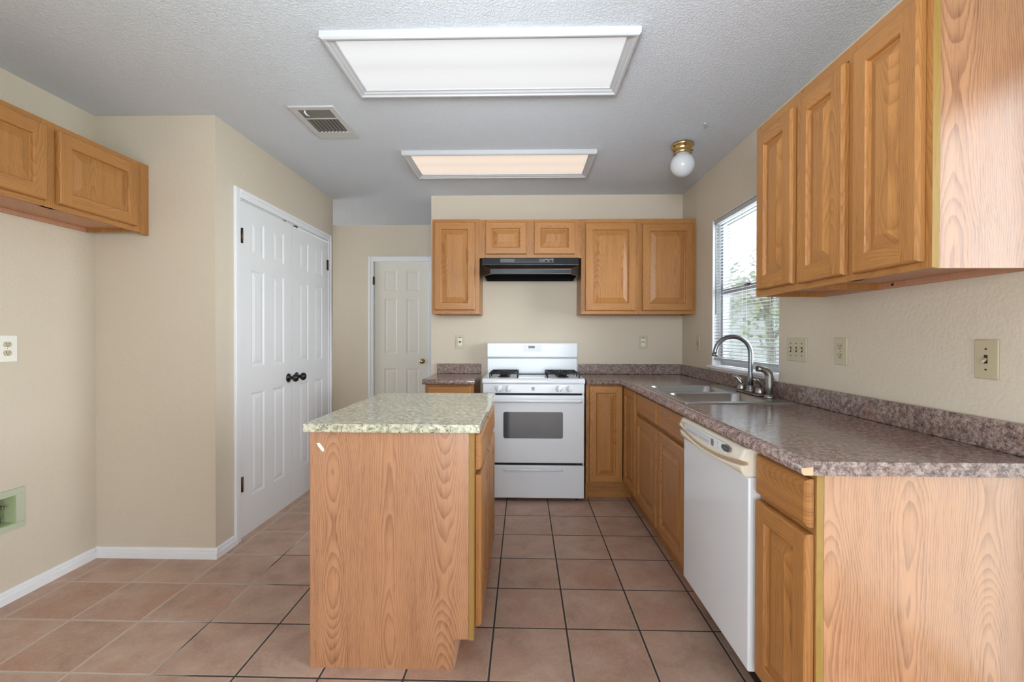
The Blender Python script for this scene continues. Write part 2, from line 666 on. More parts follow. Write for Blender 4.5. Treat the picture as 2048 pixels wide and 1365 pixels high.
def slab_front(F, u0, u1, z0, z1, d0=.002, th=.021):
    mb = MB()
    bm = mb.bm

    def ring(i, d):
        return [bm.verts.new(F(*p)) for p in ((u0 + i, d0 + d, z0 + i), (u1 - i, d0 + d, z0 + i), (u1 - i, d0 + d, z1 - i), (u0 + i, d0 + d, z1 - i))]
    rs = [ring(0, 0), ring(0, th - .010), ring(.004, th - .004), ring(.010, th)]
    for A, B in zip(rs, rs[1:]):
        for k in range(4):
            bm.faces.new((A[k], A[(k + 1) % 4], B[(k + 1) % 4], B[k])).material_index = 1
    bm.faces.new(rs[0][::-1]).material_index = 1
    bm.faces.new(rs[-1]).material_index = 1
    return mb


OAK = lambda: [M['oak'], M['oak_h']]


def face_frame(F, u0, u1, z0, z1, ups, levels, th=.019, w=.04):
    """uprights at the listed u centres, level rails at the listed z centres (skipped pieces are not listed)"""
    mb = MB()
    for (a, b) in ups:
        fbox(mb, F, a, b, -th, 0, z0, z1, 0, 0)
    for (a, b, c, d) in levels:
        fbox(mb, F, a, b, -th, -.0004, c, d, 0, 1)
    return mb


def six_panel(F, u0, u1, z0, z1, th=.035):
    """moulded six-panel leaf"""
    mb = MB()
    bm = mb.bm
    fbox(mb, F, u0, u1, 0, th - .006, z0, z1)
    W = u1 - u0
    st = W * .175
    mu = W * .165
    pw = (W - 2 * st - mu) / 2
    cols = [(u0 + st, u0 + st + pw), (u1 - st - pw, u1 - st)]
    rows = [(.235, .875), (1.035, 1.64), (1.725, 1.95)]
    # front skin as a grid with the panel cells left open
    us = sorted({u0, u1, *[c for p in cols for c in p]})
    zs = sorted({z0, z1, *[c for p in rows for c in p]})
    for i in range(len(us) - 1):
        for j in range(len(zs) - 1):
            if any(abs(us[i] - c[0]) < 1e-6 for c in cols) and any(abs(zs[j] - r[0]) < 1e-6 for r in rows):
                continue
            bm.faces.new([bm.verts.new(F(*p)) for p in ((us[i], th, zs[j]), (us[i + 1], th, zs[j]), (us[i + 1], th, zs[j + 1]), (us[i], th, zs[j + 1]))])
    for e in ((u0, u0, z0, z1), (u1, u1, z0, z1)):
        bm.faces.new([bm.verts.new(F(*p)) for p in ((e[0], th - .007, e[2]), (e[0], th, e[2]), (e[0], th, e[3]), (e[0], th - .007, e[3]))])
    for zz in (z0, z1):
        bm.faces.new([bm.verts.new(F(*p)) for p in ((u0, th - .007, zz), (u1, th - .007, zz), (u1, th, zz), (u0, th, zz))])
    for c in cols:
        for r in rows:
            def ring(i, d):
                return [bm.verts.new(F(*p)) for p in ((c[0] + i, d, r[0] + i), (c[1] - i, d, r[0] + i), (c[1] - i, d, r[1] - i), (c[0] + i, d, r[1] - i))]
            rr = [ring(0, th), ring(.006, th - .002), ring(.013, th - .0058), ring(.018, th - .0058), ring(.040, th - .0008), ring(.042, th - .0005)]
            for A, B in zip(rr, rr[1:]):
                for k in range(4):
                    bm.faces.new((A[k], A[(k + 1) % 4], B[(k + 1) % 4], B[k]))
            bm.faces.new(rr[-1])
    bmesh.ops.remove_doubles(bm, verts=bm.verts, dist=1e-5)
    return mb


# ------------------------------------------------------------------ the room
XR, YB, XL, YN, XC, YCE, YF, CZ, YREAR = 1.35, 3.96, -2.368, 2.495, -1.695, 4.06, 5.0, 2.44, -2.6
T = .12

struct(MB().box(XL - .7, XR + T, YREAR - T, YF + T, -.1, 0).build('floor', M['tile']), 'brown ceramic tile floor with dark grout')
struct(MB().box(XL - .7, XR + T, YREAR - T, YF + T, CZ, CZ + .1).build('ceiling', M['ceiling']), 'grey white textured ceiling')

# right wall with the kitchen window and the sliding door openings
WY0, WY1, WZ0, WZ1 = 2.469, 3.340, 1.015, 2.06
PY0, PY1, PZ1 = -1.0, 1.195, 2.03
w = MB()
w.box(XR, XR + T, WY1, YB + T, 0, CZ)
w.box(XR, XR + T, PY1, WY0, 0, CZ)
w.box(XR, XR + T, WY0, WY1, 0, WZ0)
w.box(XR, XR + T, WY0, WY1, WZ1, CZ)
w.box(XR, XR + T, PY0, PY1, PZ1, CZ)
w.box(XR, XR + T, YREAR, PY0, 0, CZ)
struct(w.build('wall_right', M['wall']))
struct(MB().box(-.797, XR, YB, YB + T, 0, CZ).build('wall_back', M['wall']))
# left wall with the recessed supply box
BXY0, BXY1, BXZ0, BXZ1 = 1.88, 2.088, .352, .486
w = MB()
w.box(XL - T, XL, -.4, BXY0, 0, CZ)
w.box(XL - T, XL, YREAR, -2.3, 0, CZ)
w.box(XL - T, XL, -2.3, -.4, 0, .2)
w.box(XL - T, XL, -2.3, -.4, 1.95, CZ)
w.box(XL - T, XL, BXY1, YN, 0, CZ)
w.box(XL - T, XL, BXY0, BXY1, 0, BXZ0)
w.box(XL - T, XL, BXY0, BXY1, BXZ1, CZ)
struct(w.build('wall_left', M['wall']))
# closet block: nook wall and the wall with the double doors
DY0, DY1, DZ1 = 2.707, 3.948, 2.052
struct(MB().box(XL - T, XC - T, YN, YN + T, 0, CZ).build('wall_nook', M['wall']))
w = MB()
w.box(XC - T, XC, YN, DY0, 0, CZ)
w.box(XC - T, XC, DY1, YCE, 0, CZ)
w.box(XC - T, XC, DY0, DY1, DZ1, CZ)
struct(w.build('wall_closet', M['wall']))
struct(MB().box(XL - .58, XC - T, YCE - T, YCE, 0, CZ).build('wall_closet_end', M['wall']))
# hall behind
HX0, HX1, HZ1 = -1.640, -1.028, 2.046
w = MB()
w.box(XL - .58, HX0, YF, YF + T, 0, CZ)
w.box(HX1, XR, YF, YF + T, 0, CZ)
w.box(HX0, HX1, YF, YF + T, HZ1, CZ)
struct(w.build('wall_hall', M['wall']))
w = MB()
w.box(XL - .7, XL - .58, YCE - T, 4.15, 0, CZ)
w.box(XL - .7, XL - .58, 4.9, YF + T, 0, CZ)
w.box(XL - .7, XL - .58, 4.15, 4.9, 0, .88)  # opening added in this unseen wall to admit the hall fill lamp
w.box(XL - .7, XL - .58, 4.15, 4.9, 2.12, CZ)
struct(w.build('wall_hall_left', M['wall']))
struct(MB().box(XR, XR + T, YB + T, YF + T, 0, CZ).build('wall_hall_right', M['wall']))
w = MB()
w.box(XL - T, -1.0, YREAR - T, YREAR, 0, CZ)
w.box(1.0, XR + T, YREAR - T, YREAR, 0, CZ)
w.box(-1.0, 1.0, YREAR - T, YREAR, 2.0, CZ)
struct(w.build('wall_rear', M['wall']))


def sash(name, axis, plane, a0, a1, z0, z1, split, fw=.04, dep=.05):
    """frame and panes of a window; split = list of positions of the bars between panes"""
    f = MB()
    g = MB()

    def bar(p0, p1, q0, q1):
        if axis == 'x':
            f.box(plane - dep / 2, plane + dep / 2, p0, p1, q0, q1, .003)
        else:
            f.box(p0, p1, plane - dep / 2, plane + dep / 2, q0, q1, .003)
    bar(a0, a1, z0, z0 + fw)
    bar(a0, a1, z1 - fw, z1)
    bar(a0, a0 + fw, z0 + fw, z1 - fw)
    bar(a1 - fw, a1, z0 + fw, z1 - fw)
    for kind, p in split:
        if kind == 'v':
            bar(p - fw / 2, p + fw / 2, z0 + fw, z1 - fw)
        else:
            bar(a0 + fw, a1 - fw, p - fw / 2, p + fw / 2)
    if axis == 'x':
        g.box(plane - .002, plane + .002, a0 + .01, a1 - .01, z0 + .01, z1 - .01)
    else:
        g.box(a0 + .01, a1 - .01, plane - .002, plane + .002, z0 + .01, z1 - .01)
    o = struct(f.build(name, M['alu']))
    g.build('pane', M['glass'], o)
    return o


win = sash('window_1', 'x', XR + .085, WY0, WY1, WZ0 + .012, WZ1, [('h', 1.545)], .036, .05)
lk = MB().box(XR + .048, XR + .060, 2.90, 2.96, 1.555, 1.567, .003)
lk.box(XR + .044, XR + .052, 2.92, 2.935, 1.562, 1.575, .002)
lk.build('latch', M['black'], win)
sash('door_3', 'x', XR + .07, PY0, PY1, .0, PZ1, [('v', .05)], .06, .06)
sash('rear_fill_opening', 'y', YREAR - .07, -1.0, 1.0, 0, 2.0, [('v', 0)], .06, .06)  # unseen glazed opening, added to let in the rear fill lamp
sash('left_fill_opening', 'x', XL - .07, -2.3, -.4, .2, 1.95, [('v', -1.35)], .05, .05)  # unseen glazed opening, added for the fill lamp on the left
# painted reveals and the sill of the kitchen window
tr = MB()
tr.box(XR + .002, XR + T - .02, WY1 - .006, WY1 - .0005, WZ0, WZ1)
tr.box(XR + .002, XR + T - .02, WY0 + .0005, WY0 + .006, WZ0, WZ1)
tr.box(XR + .002, XR + T - .02, WY0, WY1, WZ1 - .006, WZ1 - .0005)
struct(tr.build('trim_3', M['trim_white']), 'white painted reveal around the window')
sl = MB()
sl.box(XR - .028, XR + .06, WY0 + .004, WY1 + .035, 1.006, 1.026, .004)
sl.box(XR - .010, XR - .0005, WY0 + .004, WY1, .984, 1.006, .002)
struct(sl.build('trim_4', M['trim_white']), 'white sill board under the window')


# baseboards
def baseboard(name, axis, plane, sgn, a0, a1):
    prof = [(0, 0), (.016, 0), (.016, .033), (.009, .037), (.009, .041), (.012, .044), (.011, .052), (.006, .058), (0, .059)]
    mb = MB()
    if axis == 'x':     # runs along y, profile in x
        b = [(plane + sgn * p, z) for p, z in prof]
        mb.prism(b, 'y', a0, a1)
    else:
        b = [(plane + sgn * p, z) for p, z in prof]
        mb.prism(b, 'x', a0, a1)
    return struct(mb.build(name, M['trim_white']))


baseboard('baseboard_left', 'x', XL, 1, -.4, YN - .0165)
baseboard('baseboard_nook', 'y', YN, -1, XL, XC + .016)
baseboard('baseboard_closet', 'x', XC, 1, YN + .0005, 2.651)
baseboard('baseboard_hall', 'y', YF, -1, XL - .58, -1.69)


# door casings
def casing_profile_board(mb, F, u0, u1, z0, z1, vertical, inner_low):
    """flat board with a stepped edge"""
    fbox(mb, F, u0, u1, 0, .011, z0, z1, .002)
    if vertical:
        a = (u1 - .022, u1 - .002) if inner_low else (u0 + .002, u0 + .022)
        fbox(mb, F, a[0], a[1], .009, .017, z0, z1 - (.002), .003)
    else:
        fbox(mb, F, u0 + .002, u1 - .002, .009, .017, z1 - .022, z1 - .002, .003)


FE = face_E(XC)
mb = MB()
casing_profile_board(mb, FE, 2.652, 2.707, 0, 2.107, True, False)
casing_profile_board(mb, FE, 3.948, 4.003, 0, 2.107, True, True)
casing_profile_board(mb, FE, 2.7065, 3.9485, 2.052, 2.107, False, False)
# jamb inside the opening
fbox(mb, FE, 2.7075, 2.7115, -.119, .0, 0, 2.052)
fbox(mb, FE, 3.9435, 3.9475, -.119, .0, 0, 2.052)
fbox(mb, FE, 2.7075, 3.9475, -.119, .0, 2.046, 2.0515)
struct(mb.build('trim_1', M['trim_white']), 'white casing around the closet doors')

FS = face_S(YF)
mb = MB()
casing_profile_board(mb, FS, -1.692, -1.640, 0, 2.098, True, False)
casing_profile_board(mb, FS, -1.028, -.976, 0, 2.098, True, True)
casing_profile_board(mb, FS, -1.6405, -1.0275, 2.046, 2.098, False, False)
fbox(mb, FS, -1.6395, -1.634, -.119, 0, 0, 2.046)
fbox(mb, FS, -1.034, -1.0285, -.119, 0, 0, 2.046)
fbox(mb, FS, -1.6395, -1.0285, -.119, 0, 2.040, 2.0455)
struct(mb.build('trim_2', M['trim_white']), 'white casing around the hall door')


def hinge(parent, F, u, z):
    mb = MB()
    fbox(mb, F, u - .016, u + .016, 0, .0025, z - .044, z + .044, .001)
    c = F(u - .002, .006, z - .045)
    mb.lathe([(.0055, 0), (.0055, .09)], c, 'z', 12)
    for k in (-.028, 0, .028):
        fbox(mb, F, u + .008, u + .012, .0024, .0034, z + k - .003, z + k + .003)
    return relabel(mb.build('hinge', M['bronze'], parent), 'bronze hinge')


def round_knob(parent, axis, sgn, c, mat, label, k=1.0):
    prof = [(.030, 0), (.032, .004), (.028, .010), (.013, .013), (.011, .03), (.017, .036), (.026, .044), (.029, .054), (.026, .064), (.016, .071), (0, .073)]
    mb = MB().lathe([(r * k, h * k) for r, h in prof], c, axis, 28, 0, sgn)
    return relabel(mb.build('door_knob', mat, parent), label)


# closet leaves
FD = face_E(XC - .030)
d1 = struct(six_panel(FD, 2.714, 3.323, .012, 2.040).build('door_1', M['white_door']), 'left leaf of the white closet doors')
hinge(d1, face_E(XC + .005), 2.722, 1.83)
hinge(d1, face_E(XC + .005), 2.722, .335)
round_knob(d1, 'x', 1, (XC + .005, 3.270, .928), M['black'], 'black round knob')
mb = MB().box(XC - .02, XC + .004, 3.215, 3.245, 2.036, 2.048, .002)
mb.build('catch', M['slot'], d1)
d2 = struct(six_panel(FD, 3.329, 3.940, .012, 2.034).build('door_2', M['white_door']), 'right leaf of the white closet doors')
hinge(d2, face_E(XC + .005), 3.932, 1.84)
hinge(d2, face_E(XC + .005), 3.932, .335)
round_knob(d2, 'x', 1, (XC + .005, 3.386, .928), M['black'], 'black round knob')
MB().box(XC - .02, XC + .004, 3.375, 3.415, 2.034, 2.048, .002).build('catch', M['slot'], d2)
# hall door
d4 = struct(six_panel(face_S(YF + .055), -1.631, -1.040, .012, 2.036).build('door_4', M['hall_door']), 'off-white hall door with brass knob')
round_knob(d4, 'y', -1, (-1.106, YF + .02, .955), M['brass'], 'polished brass knob', .9)
hinge(d4, face_S(YF - .001), -1.640, 1.835)
MB().box(-1.0365, -1.030, YF + .01, YF + .03, .935, .975, .001).build('latch_plate', M['bronze'], d4)


# ------------------------------------------------------------------ ceiling fixtures
def ceiling_light(label, x0, x1, y0, y1, mat):
    t = thing('ceiling_light', label, 'ceiling light', ((x0 + x1) / 2, (y0 + y1) / 2, CZ), 'fluorescent panels in white frames on the ceiling')
    zc = CZ
    prof = [(0, 0), (0, -.024), (.007, -.030), (.016, -.030), (.020, -.024), (.030, -.021), (.036, -.016), (.046, -.014), (.048, -.006), (.048, 0)]
    mb = MB()
    rings = []
    for i, h in prof:
        rings.append([mb.bm.verts.new(p) for p in ((x0 + i, y0 + i, zc + h), (x1 - i, y0 + i, zc + h), (x1 - i, y1 - i, zc + h), (x0 + i, y1 - i, zc + h))])
    rings.append(rings[0])
    for A, B in zip(rings, rings[1:]):
        for k in range(4):
            mb.bm.faces.new((A[k], A[(k + 1) % 4], B[(k + 1) % 4], B[k]))
    mb.build('frame', M['fixture'], t)
    mb = MB().box(x0 + .047, x1 - .047, y0 + .047, y1 - .047, zc - .010, zc - .004)
    mb.build('diffuser', mat, t)
    return t


LW = .2325
ceiling_light('large white fluorescent ceiling panel nearest the camera, above the island', -.815, .458, 1.815, 2.283,
              emis('lit_diffuser_white', (.96, .98, 1, 1), .53, -.187, .187))
ceiling_light('warm-tinted fluorescent ceiling panel farther back, above the stove side', -.800, .473, 2.996, 3.458,
              emis('lit_diffuser_warm', (1, .82, .68, 1), .62, -.187, .187))

# air vent
t = thing('ceiling_vent', 'white metal air vent with dark louvres on the ceiling', 'vent', (-1.12, 2.59, CZ))
x0, x1, y0, y1 = -1.243, -1.000, 2.398, 2.782
mb = MB()
mb.box(x0, x1, y0, y0 + .036, CZ - .010, CZ, .003)
mb.box(x0, x1, y1 - .085, y1, CZ - .010, CZ, .003)
mb.box(x0, x0 + .034, y0 + .036, y1 - .085, CZ - .010, CZ, .003)
mb.box(x1 - .034, x1, y0 + .036, y1 - .085, CZ - .010, CZ, .003)
mb.box(x0 + .034, x1 - .034, y0 + .125, y0 + .137, CZ - .010, CZ - .002)
mb.build('frame', M['vent_white'], t)
MB().box(x0 + .03, x1 - .03, y0 + .03, y1 - .08, CZ - .002, CZ - .0005).build('backing', M['gap'], t)
mb = MB()
for k in range(5):
    yy = y0 + .050 + k * .0165
    mb.prism([(yy - .007, CZ - .002), (yy + .008, CZ - .009), (yy + .009, CZ - .008), (yy - .006, CZ - .001)], 'x', x0 + .034, x1 - .034)
for k in range(8):
    xx = x0 + .046 + k * .0213
    mb.prism([(xx - .006, CZ - .009), (xx + .006, CZ - .002), (xx + .007, CZ - .003), (xx - .005, CZ - .010)], 'y', y0 + .137, y1 - .085)
mb.build('louvres', M['vent_dark'], t)
mb = MB().tube([(-1.168, 2.437, CZ - .010), (-1.168, 2.437, CZ - .020), (-1.166, 2.452, CZ - .024), (-1.160, 2.470, CZ - .022)], [.005, .005, .004, .004])
mb.build('lever', M['white_enamel'], t)

# globe light
gx, gy = .995, 2.925
t = thing('globe_light', 'small white glass globe light on brass canopy at the ceiling', 'ceiling light', (gx, gy, CZ))
MB().lathe([(.058, 0), (.068, -.006), (.070, -.014), (.062, -.020), (.060, -.024), (.052, -.030), (.054, -.050), (.058, -.064), (.048, -.068)], (gx, gy, CZ), 'z', 36).build('canopy', M['brass'], t)
for k in range(3):
    mb = MB()
    a = R(200 + k * 120)
    c, s = math.cos(a), math.sin(a)
    mb.tube([(gx + .046 * c, gy + .046 * s, CZ - .055), (gx + .066 * c, gy + .066 * s, CZ - .057)], .0045, 10)
    mb.build('thumbscrew', M['bronze'], t)
prof = [(.040, -.052), (.042, -.064)] + [(.074 * math.sin(R(a)), -.132 + .074 * math.cos(R(a))) for a in range(36, 180, 8)] + [(0, -.206)]
MB().lathe(prof, (gx, gy, CZ), 'z', 36).build('globe', M['opal'], t)

hk = MB().tube([(1.016, 2.636, CZ - .004), (1.030, 2.641, CZ - .007), (1.042, 2.655, CZ - .008), (1.046, 2.675, CZ - .008), (1.042, 2.700, CZ - .006)], [.0045, .005, .0045, .004, .003], 10)
tag(hk.build('ceiling_hook', plain('hook_grey', srgb(186, 186, 188), .6)), 'small grey curved hook on the ceiling near the globe light', 'hook')


# ------------------------------------------------------------------ upper cabinets
def upper_body(F, u0, u1, z0, z1, depth, near=None):
    """open-bottomed box behind a face frame: sides, top, floor set up from the bottom, back rail at the wall"""
    mb = MB()
    fr = -.019
    fbox(mb, F, u0, u0 + .016, -depth, fr, z0, z1, 0, 0)
    fbox(mb, F, u1 - .016, u1, -depth, fr, z0, z1, 0, 0)
    fbox(mb, F, u0 + .016, u1 - .016, -depth, fr, z1 - .016, z1, 0, 0)
    fbox(mb, F, u0 + .016, u1 - .016, -depth, fr, z0 + .020, z0 + .034, 0, 1)
    fbox(mb, F, u0 + .016, u1 - .016, -depth, -depth + .016, z0, z0 + .020, 0, 1)
    fbox(mb, F, u0 + .016, u1 - .016, -depth, -depth + .006, z0 + .034, z1 - .016, 0, 0)
    return mb


def hole(F, u, d, z):
    return None


# back wall, left of the hood
F = face_S(3.655)
D = YB - 3.655 - .001
t = thing('wall_cabinet', 'narrow one-door oak wall cabinet left of the range hood', 'cabinet', (-.54, YB, 1.407), 'oak wall cabinets')
upper_body(F, -.729, -.351, 1.407, 2.158, D).build('body', [M['oak'], M['oak_bottom']], t)
face_frame(F, -.729, -.351, 1.407, 2.158, [(-.729, -.690), (-.390, -.351)], [(-.69, -.39, 1.407, 1.445), (-.69, -.39, 2.12, 2.158)]).build('face_frame', OAK(), t)
raised_door(F, -.711, -.384, 1.436, 2.134).build('door', OAK(), t)

t = thing('wall_cabinet', 'short two-door oak wall cabinet above the range hood', 'cabinet', (.05, YB, 1.85), 'oak wall cabinets')
upper_body(F, -.3505, .4535, 1.85, 2.154, D).build('body', [M['oak'], M['oak_bottom']], t)
face_frame(F, -.3505, .4535, 1.85, 2.154, [(-.3505, -.285), (.012, .090), (.388, .4535)], [(-.285, .388, 1.85, 1.886), (-.285, .388, 2.118, 2.154)]).build('face_frame', OAK(), t)
raised_door(F, -.303, .022, 1.877, 2.132, stile=.05).build('door', OAK(), t)
raised_door(F, .080, .403, 1.877, 2.131, stile=.05).build('door', OAK(), t)

t = thing('wall_cabinet', 'wide two-door oak wall cabinet in the corner right of the range hood', 'cabinet', (.9, YB, 1.407), 'oak wall cabinets')
upper_body(F, .454, XR - .002, 1.407, 2.156, D).build('body', [M['oak'], M['oak_bottom']], t)
face_frame(F, .454, XR - .002, 1.407, 2.156, [(.454, .498), (.866, .938), (1.300, XR - .002)], [(.498, 1.300, 1.407, 1.445), (.498, 1.300, 2.106, 2.156)]).build('face_frame', OAK(), t)
raised_door(F, .484, .882, 1.432, 2.124).build('door', OAK(), t)
raised_door(F, .929, 1.324, 1.432, 2.114).build('door', OAK(), t)

# right wall
F = face_W(1.045)
D = XR - 1.045 - .001
t = thing('wall_cabinet', 'narrow one-door oak wall cabinet beside the window on the right wall', 'cabinet', (XR, 1.94, 1.407), 'oak wall cabinets')
upper_body(F, 1.777, 2.100, 1.407, 2.158, D).build('body', [M['oak'], M['oak_bottom']], t)
face_frame(F, 1.777, 2.100, 1.407, 2.158, [(1.777, 1.812), (2.062, 2.100)], [(1.812, 2.062, 1.407, 1.445), (1.812, 2.062, 2.118, 2.158)]).build('face_frame', OAK(), t)
raised_door(F, 1.797, 2.056, 1.433, 2.108).build('door', OAK(), t)

t = thing('wall_cabinet', 'two-door oak wall cabinet nearest the camera on the right wall', 'cabinet', (XR, 1.5, 1.407), 'oak wall cabinets')
upper_body(F, 1.228, 1.7765, 1.407, 2.158, D).build('body', [M['oak'], M['oak_bottom']], t)
face_frame(F, 1.209, 1.7765, 1.407, 2.158, [(1.2095, 1.245), (1.462, 1.514), (1.742, 1.7765)], [(1.245, 1.742, 1.407, 1.445), (1.245, 1.742, 2.118, 2.158)]).build('face_frame', [M['oak'], M['oak_h']], t)
raised_door(F, 1.510, 1.757, 1.428, 2.108).build('door', OAK(), t)
raised_door(F, 1.227, 1.468, 1.425, 2.114).build('door', OAK(), t)
mb = MB().box(1.0645, XR - .001, 1.222, 1.2275, 1.407, 2.158)
relabel(mb.build('end_panel', M['oak_panel'], t), 'pale pinkish oak print end panel')
mb = MB().box(1.0455, 1.0645, 1.2085, 1.2095, 1.407, 2.158)
relabel(mb.build('edge_strip', M['oak_edge'], t), 'yellowish raw oak edge')
MB().lathe([(.005, 0), (.005, -.002)], (XR - .018, 1.70, 1.418), 'x', 12).build('screw_hole', M['slot'], t)

# left wall, over the refrigerator space
F = face_E(-2.069)
D = 2.368 - 2.069 - .001
t = thing('wall_cabinet', 'short two-door oak wall cabinet high on the left wall', 'cabinet', (XL, 1.98, 1.786), 'oak wall cabinets')
upper_body(F, 1.52, 2.440, 1.786, 2.162, D).build('body', [M['oak'], M['oak_bottom']], t)
face_frame(F, 1.52, 2.440, 1.786, 2.162, [(1.52, 1.56), (1.93, 1.995), (2.388, 2.440)], [(1.56, 2.388, 1.786, 1.826), (1.56, 2.388, 2.118, 2.162)]).build('face_frame', OAK(), t)
raised_door(F, 1.535, 1.938, 1.810, 2.134).build('door', OAK(), t)
raised_door(F, 1.987, 2.402, 1.810, 2.134).build('door', OAK(), t)
mb = MB()
fbox(mb, F, 2.4403, YN - .001, -.019, .002, 1.778, 2.164, .001)
mb.build('filler_strip', M['oak'], t)
MB().lathe([(.005, 0), (.005, .002)], (XL + .0175, 1.93, 1.797), 'x', 12).build('screw_hole', M['slot'], t)


# ------------------------------------------------------------------ base cabinets
CT, CU = .908, .872          # counter top and underside
Z0 = .125                    # bottom of the face frames

# corner cabinet with its two doors
FB = face_S(3.47)
FR = face_W(.765)
t = thing('base_cabinet', 'oak corner base cabinet with hinged corner doors right of the stove', 'cabinet', (1.0, 3.6, 0), 'oak base cabinets')
mb = MB()
mb.box(.470, .486, 3.489, YB - .002, .0, CU - .001)
mb.box(.486, XR - .002, 3.945, YB - .002, .1, CU - .001)
mb.box(.486, XR - .002, 3.489, 3.945, .1, .118)
mb.box(.785, XR - .002, 3.091, 3.489, .1, .118)
mb.box(.785, XR - .002, 3.091, 3.107, .118, CU - .001)
mb.build('body', [M['oak']], t)
mb = MB()
fbox(mb, FB, .470, .500, -.019, 0, Z0, CU - .001)
fbox(mb, FB, .500, .764, -.019, -.0004, Z0, Z0 + .03, 0, 1)
fbox(mb, FB, .500, .764, -.019, -.0004, CU - .026, CU - .001, 0, 1)
fbox(mb, FR, 3.091, 3.119, -.019, 0, Z0, CU - .001)
fbox(mb, FR, 3.119, 3.469, -.019, -.0004, Z0, Z0 + .03, 0, 1)
fbox(mb, FR, 3.119, 3.469, -.019, -.0004, CU - .026, CU - .001, 0, 1)
mb.build('face_frame', OAK(), t)
raised_door(FB, .492, .741, .140, .860, stile=.05).build('door', OAK(), t)
raised_door(FR, 3.096, 3.440, .150, .860, stile=.05).build('door', OAK(), t)
mb = MB()
mb.box(.470, .835, 3.535, 3.547, .0, .1245)
mb.box(.823, .835, 3.091, 3.535, .0, .1245)
mb.build('toe_kick', M['oak_h'], t)

# sink base
t = thing('base_cabinet', 'oak base cabinet under the sink with two doors and two false drawer fronts', 'cabinet', (1.05, 2.62, 0), 'oak base cabinets')
u0, u1 = 2.1265, 3.0905
mb = MB()
mb.box(.785, XR - .002, u0, u0 + .016, .1, CU - .001)
mb.box(.785, XR - .002, u1 - .016, u1, .1, CU - .001)
mb.box(.785, XR - .002, u0 + .016, u1 - .016, .1, .118)
mb.build('body', M['oak'], t)
face_frame(FR, u0, u1, Z0, CU - .001, [(u0, u0 + .03), (2.566, 2.604), (u1 - .034, u1)],
           [(u0 + .03, u1 - .034, Z0, Z0 + .04), (u0 + .03, u1 - .034, .690, .745), (u0 + .03, u1 - .034, CU - .028, CU - .001)]).build('face_frame', OAK(), t)
for a, b in ((2.136, 2.573), (2.602, 3.060)):
    slab_front(FR, a, b, .730, .858).build('false_drawer_front', OAK(), t)
    raised_door(FR, a, b, .152, .708).build('door', OAK(), t)
MB().box(.823, .835, u0, u1, .0, .1245).build('toe_kick', M['oak_h'], t)

# end cabinet
t = thing('base_cabinet', 'narrow oak base cabinet with a drawer and door at the counter\'s near end', 'cabinet', (1.05, 1.37, 0), 'oak base cabinets')
u0, u1 = 1.222, 1.503
mb = MB()
mb.box(.785, XR - .002, u0 + .006, u0 + .020, .0, CU - .001)
mb.box(.785, XR - .002, u1 - .014, u1, .1, CU - .001)
mb.box(.785, XR - .002, u0 + .02, u1 - .014, .1, .118)
mb.build('body', M['oak'], t)
face_frame(FR, u0, u1, Z0, CU - .001, [(u0, u0 + .034), (u1 - .024, u1)],
           [(u0 + .034, u1 - .024, Z0, Z0 + .04), (u0 + .034, u1 - .024, .690, .745), (u0 + .034, u1 - .024, CU - .028, CU - .001)]).build('face_frame', OAK(), t)
slab_front(FR, 1.227, 1.495, .726, .854).build('drawer_front', OAK(), t)
raised_door(FR, 1.227, 1.495, .150, .708).build('door', OAK(), t)
relabel(MB().box(.7855, XR - .0015, u0 - .001, u0 + .0055, .0, CU - .001).build('end_panel', M['oak_panel'], t), 'pale pinkish oak print end panel')
relabel(MB().box(.766, .7845, u0 - .0015, u0 - .0003, .125, CU - .001).build('edge_strip', M['oak_edge'], t), 'yellowish raw oak edge')
MB().box(.823, .835, u0 + .02, u1, .0, .1245).build('toe_kick', M['oak_h'], t)

# small cabinet left of the stove
t = thing('base_cabinet', 'small oak base cabinet left of the stove behind the island', 'cabinet', (-.55, 3.7, 0), 'oak base cabinets')
FBL = face_S(3.43)
mb = MB()
mb.box(-.735, -.719, 3.449, YB - .002, 0, CU - .001)
mb.box(-.386, -.370, 3.449, YB - .002, 0, CU - .001)
mb.box(-.719, -.386, 3.449, YB - .002, .1, .118)
mb.box(-.719, -.386, YB - .02, YB - .002, .118, CU - .001)
mb.build('body', M['oak'], t)
face_frame(FBL, -.735, -.370, Z0, CU - .001, [(-.735, -.70), (-.405, -.370)], [(-.70, -.405, Z0, Z0 + .04), (-.70, -.405, .69, .745), (-.70, -.405, CU - .028, CU - .001)]).build('face_frame', OAK(), t)
slab_front(FBL, -.715, -.390, .726, .856).build('drawer_front', OAK(), t)
raised_door(FBL, -.715, -.390, .150, .708).build('door', OAK(), t)
MB().box(-.719, -.386, 3.50, 3.512, 0, .0995).build('toe_kick', M['oak_h'], t)

# island cabinet
IX0, IX1, IY0, IY1 = -.787, -.180, 1.683, 2.545
FI = face_E(IX1)
IT = .878
t = thing('island_cabinet', 'freestanding oak island cabinet with plain end panel toward the camera', 'island', ((IX0 + IX1) / 2, (IY0 + IY1) / 2, 0))
mb = MB()
mb.box(IX0, IX1 - .02, IY1 - .016, IY1, 0, IT)
mb.box(IX0, IX0 + .012, IY0 + .007, IY1 - .016, 0, IT)
mb.box(IX0 + .012, IX1 - .02, IY0 + .02, IY1 - .016, .112, .128)
mb.box(IX0 + .012, IX1 - .02, 2.10, 2.116, .128, IT)
mb.build('body', M['oak'], t)
mb = MB().prism([(IX0 - .001, 0), (-.252, 0), (-.252, .113), (IX1 - .0195, .113), (IX1 - .0195, IT), (IX0 - .001, IT)], 'y', IY0, IY0 + .0065)
relabel(mb.build('end_panel', M['oak_panel'], t), 'light oak print end panel notched at the foot')
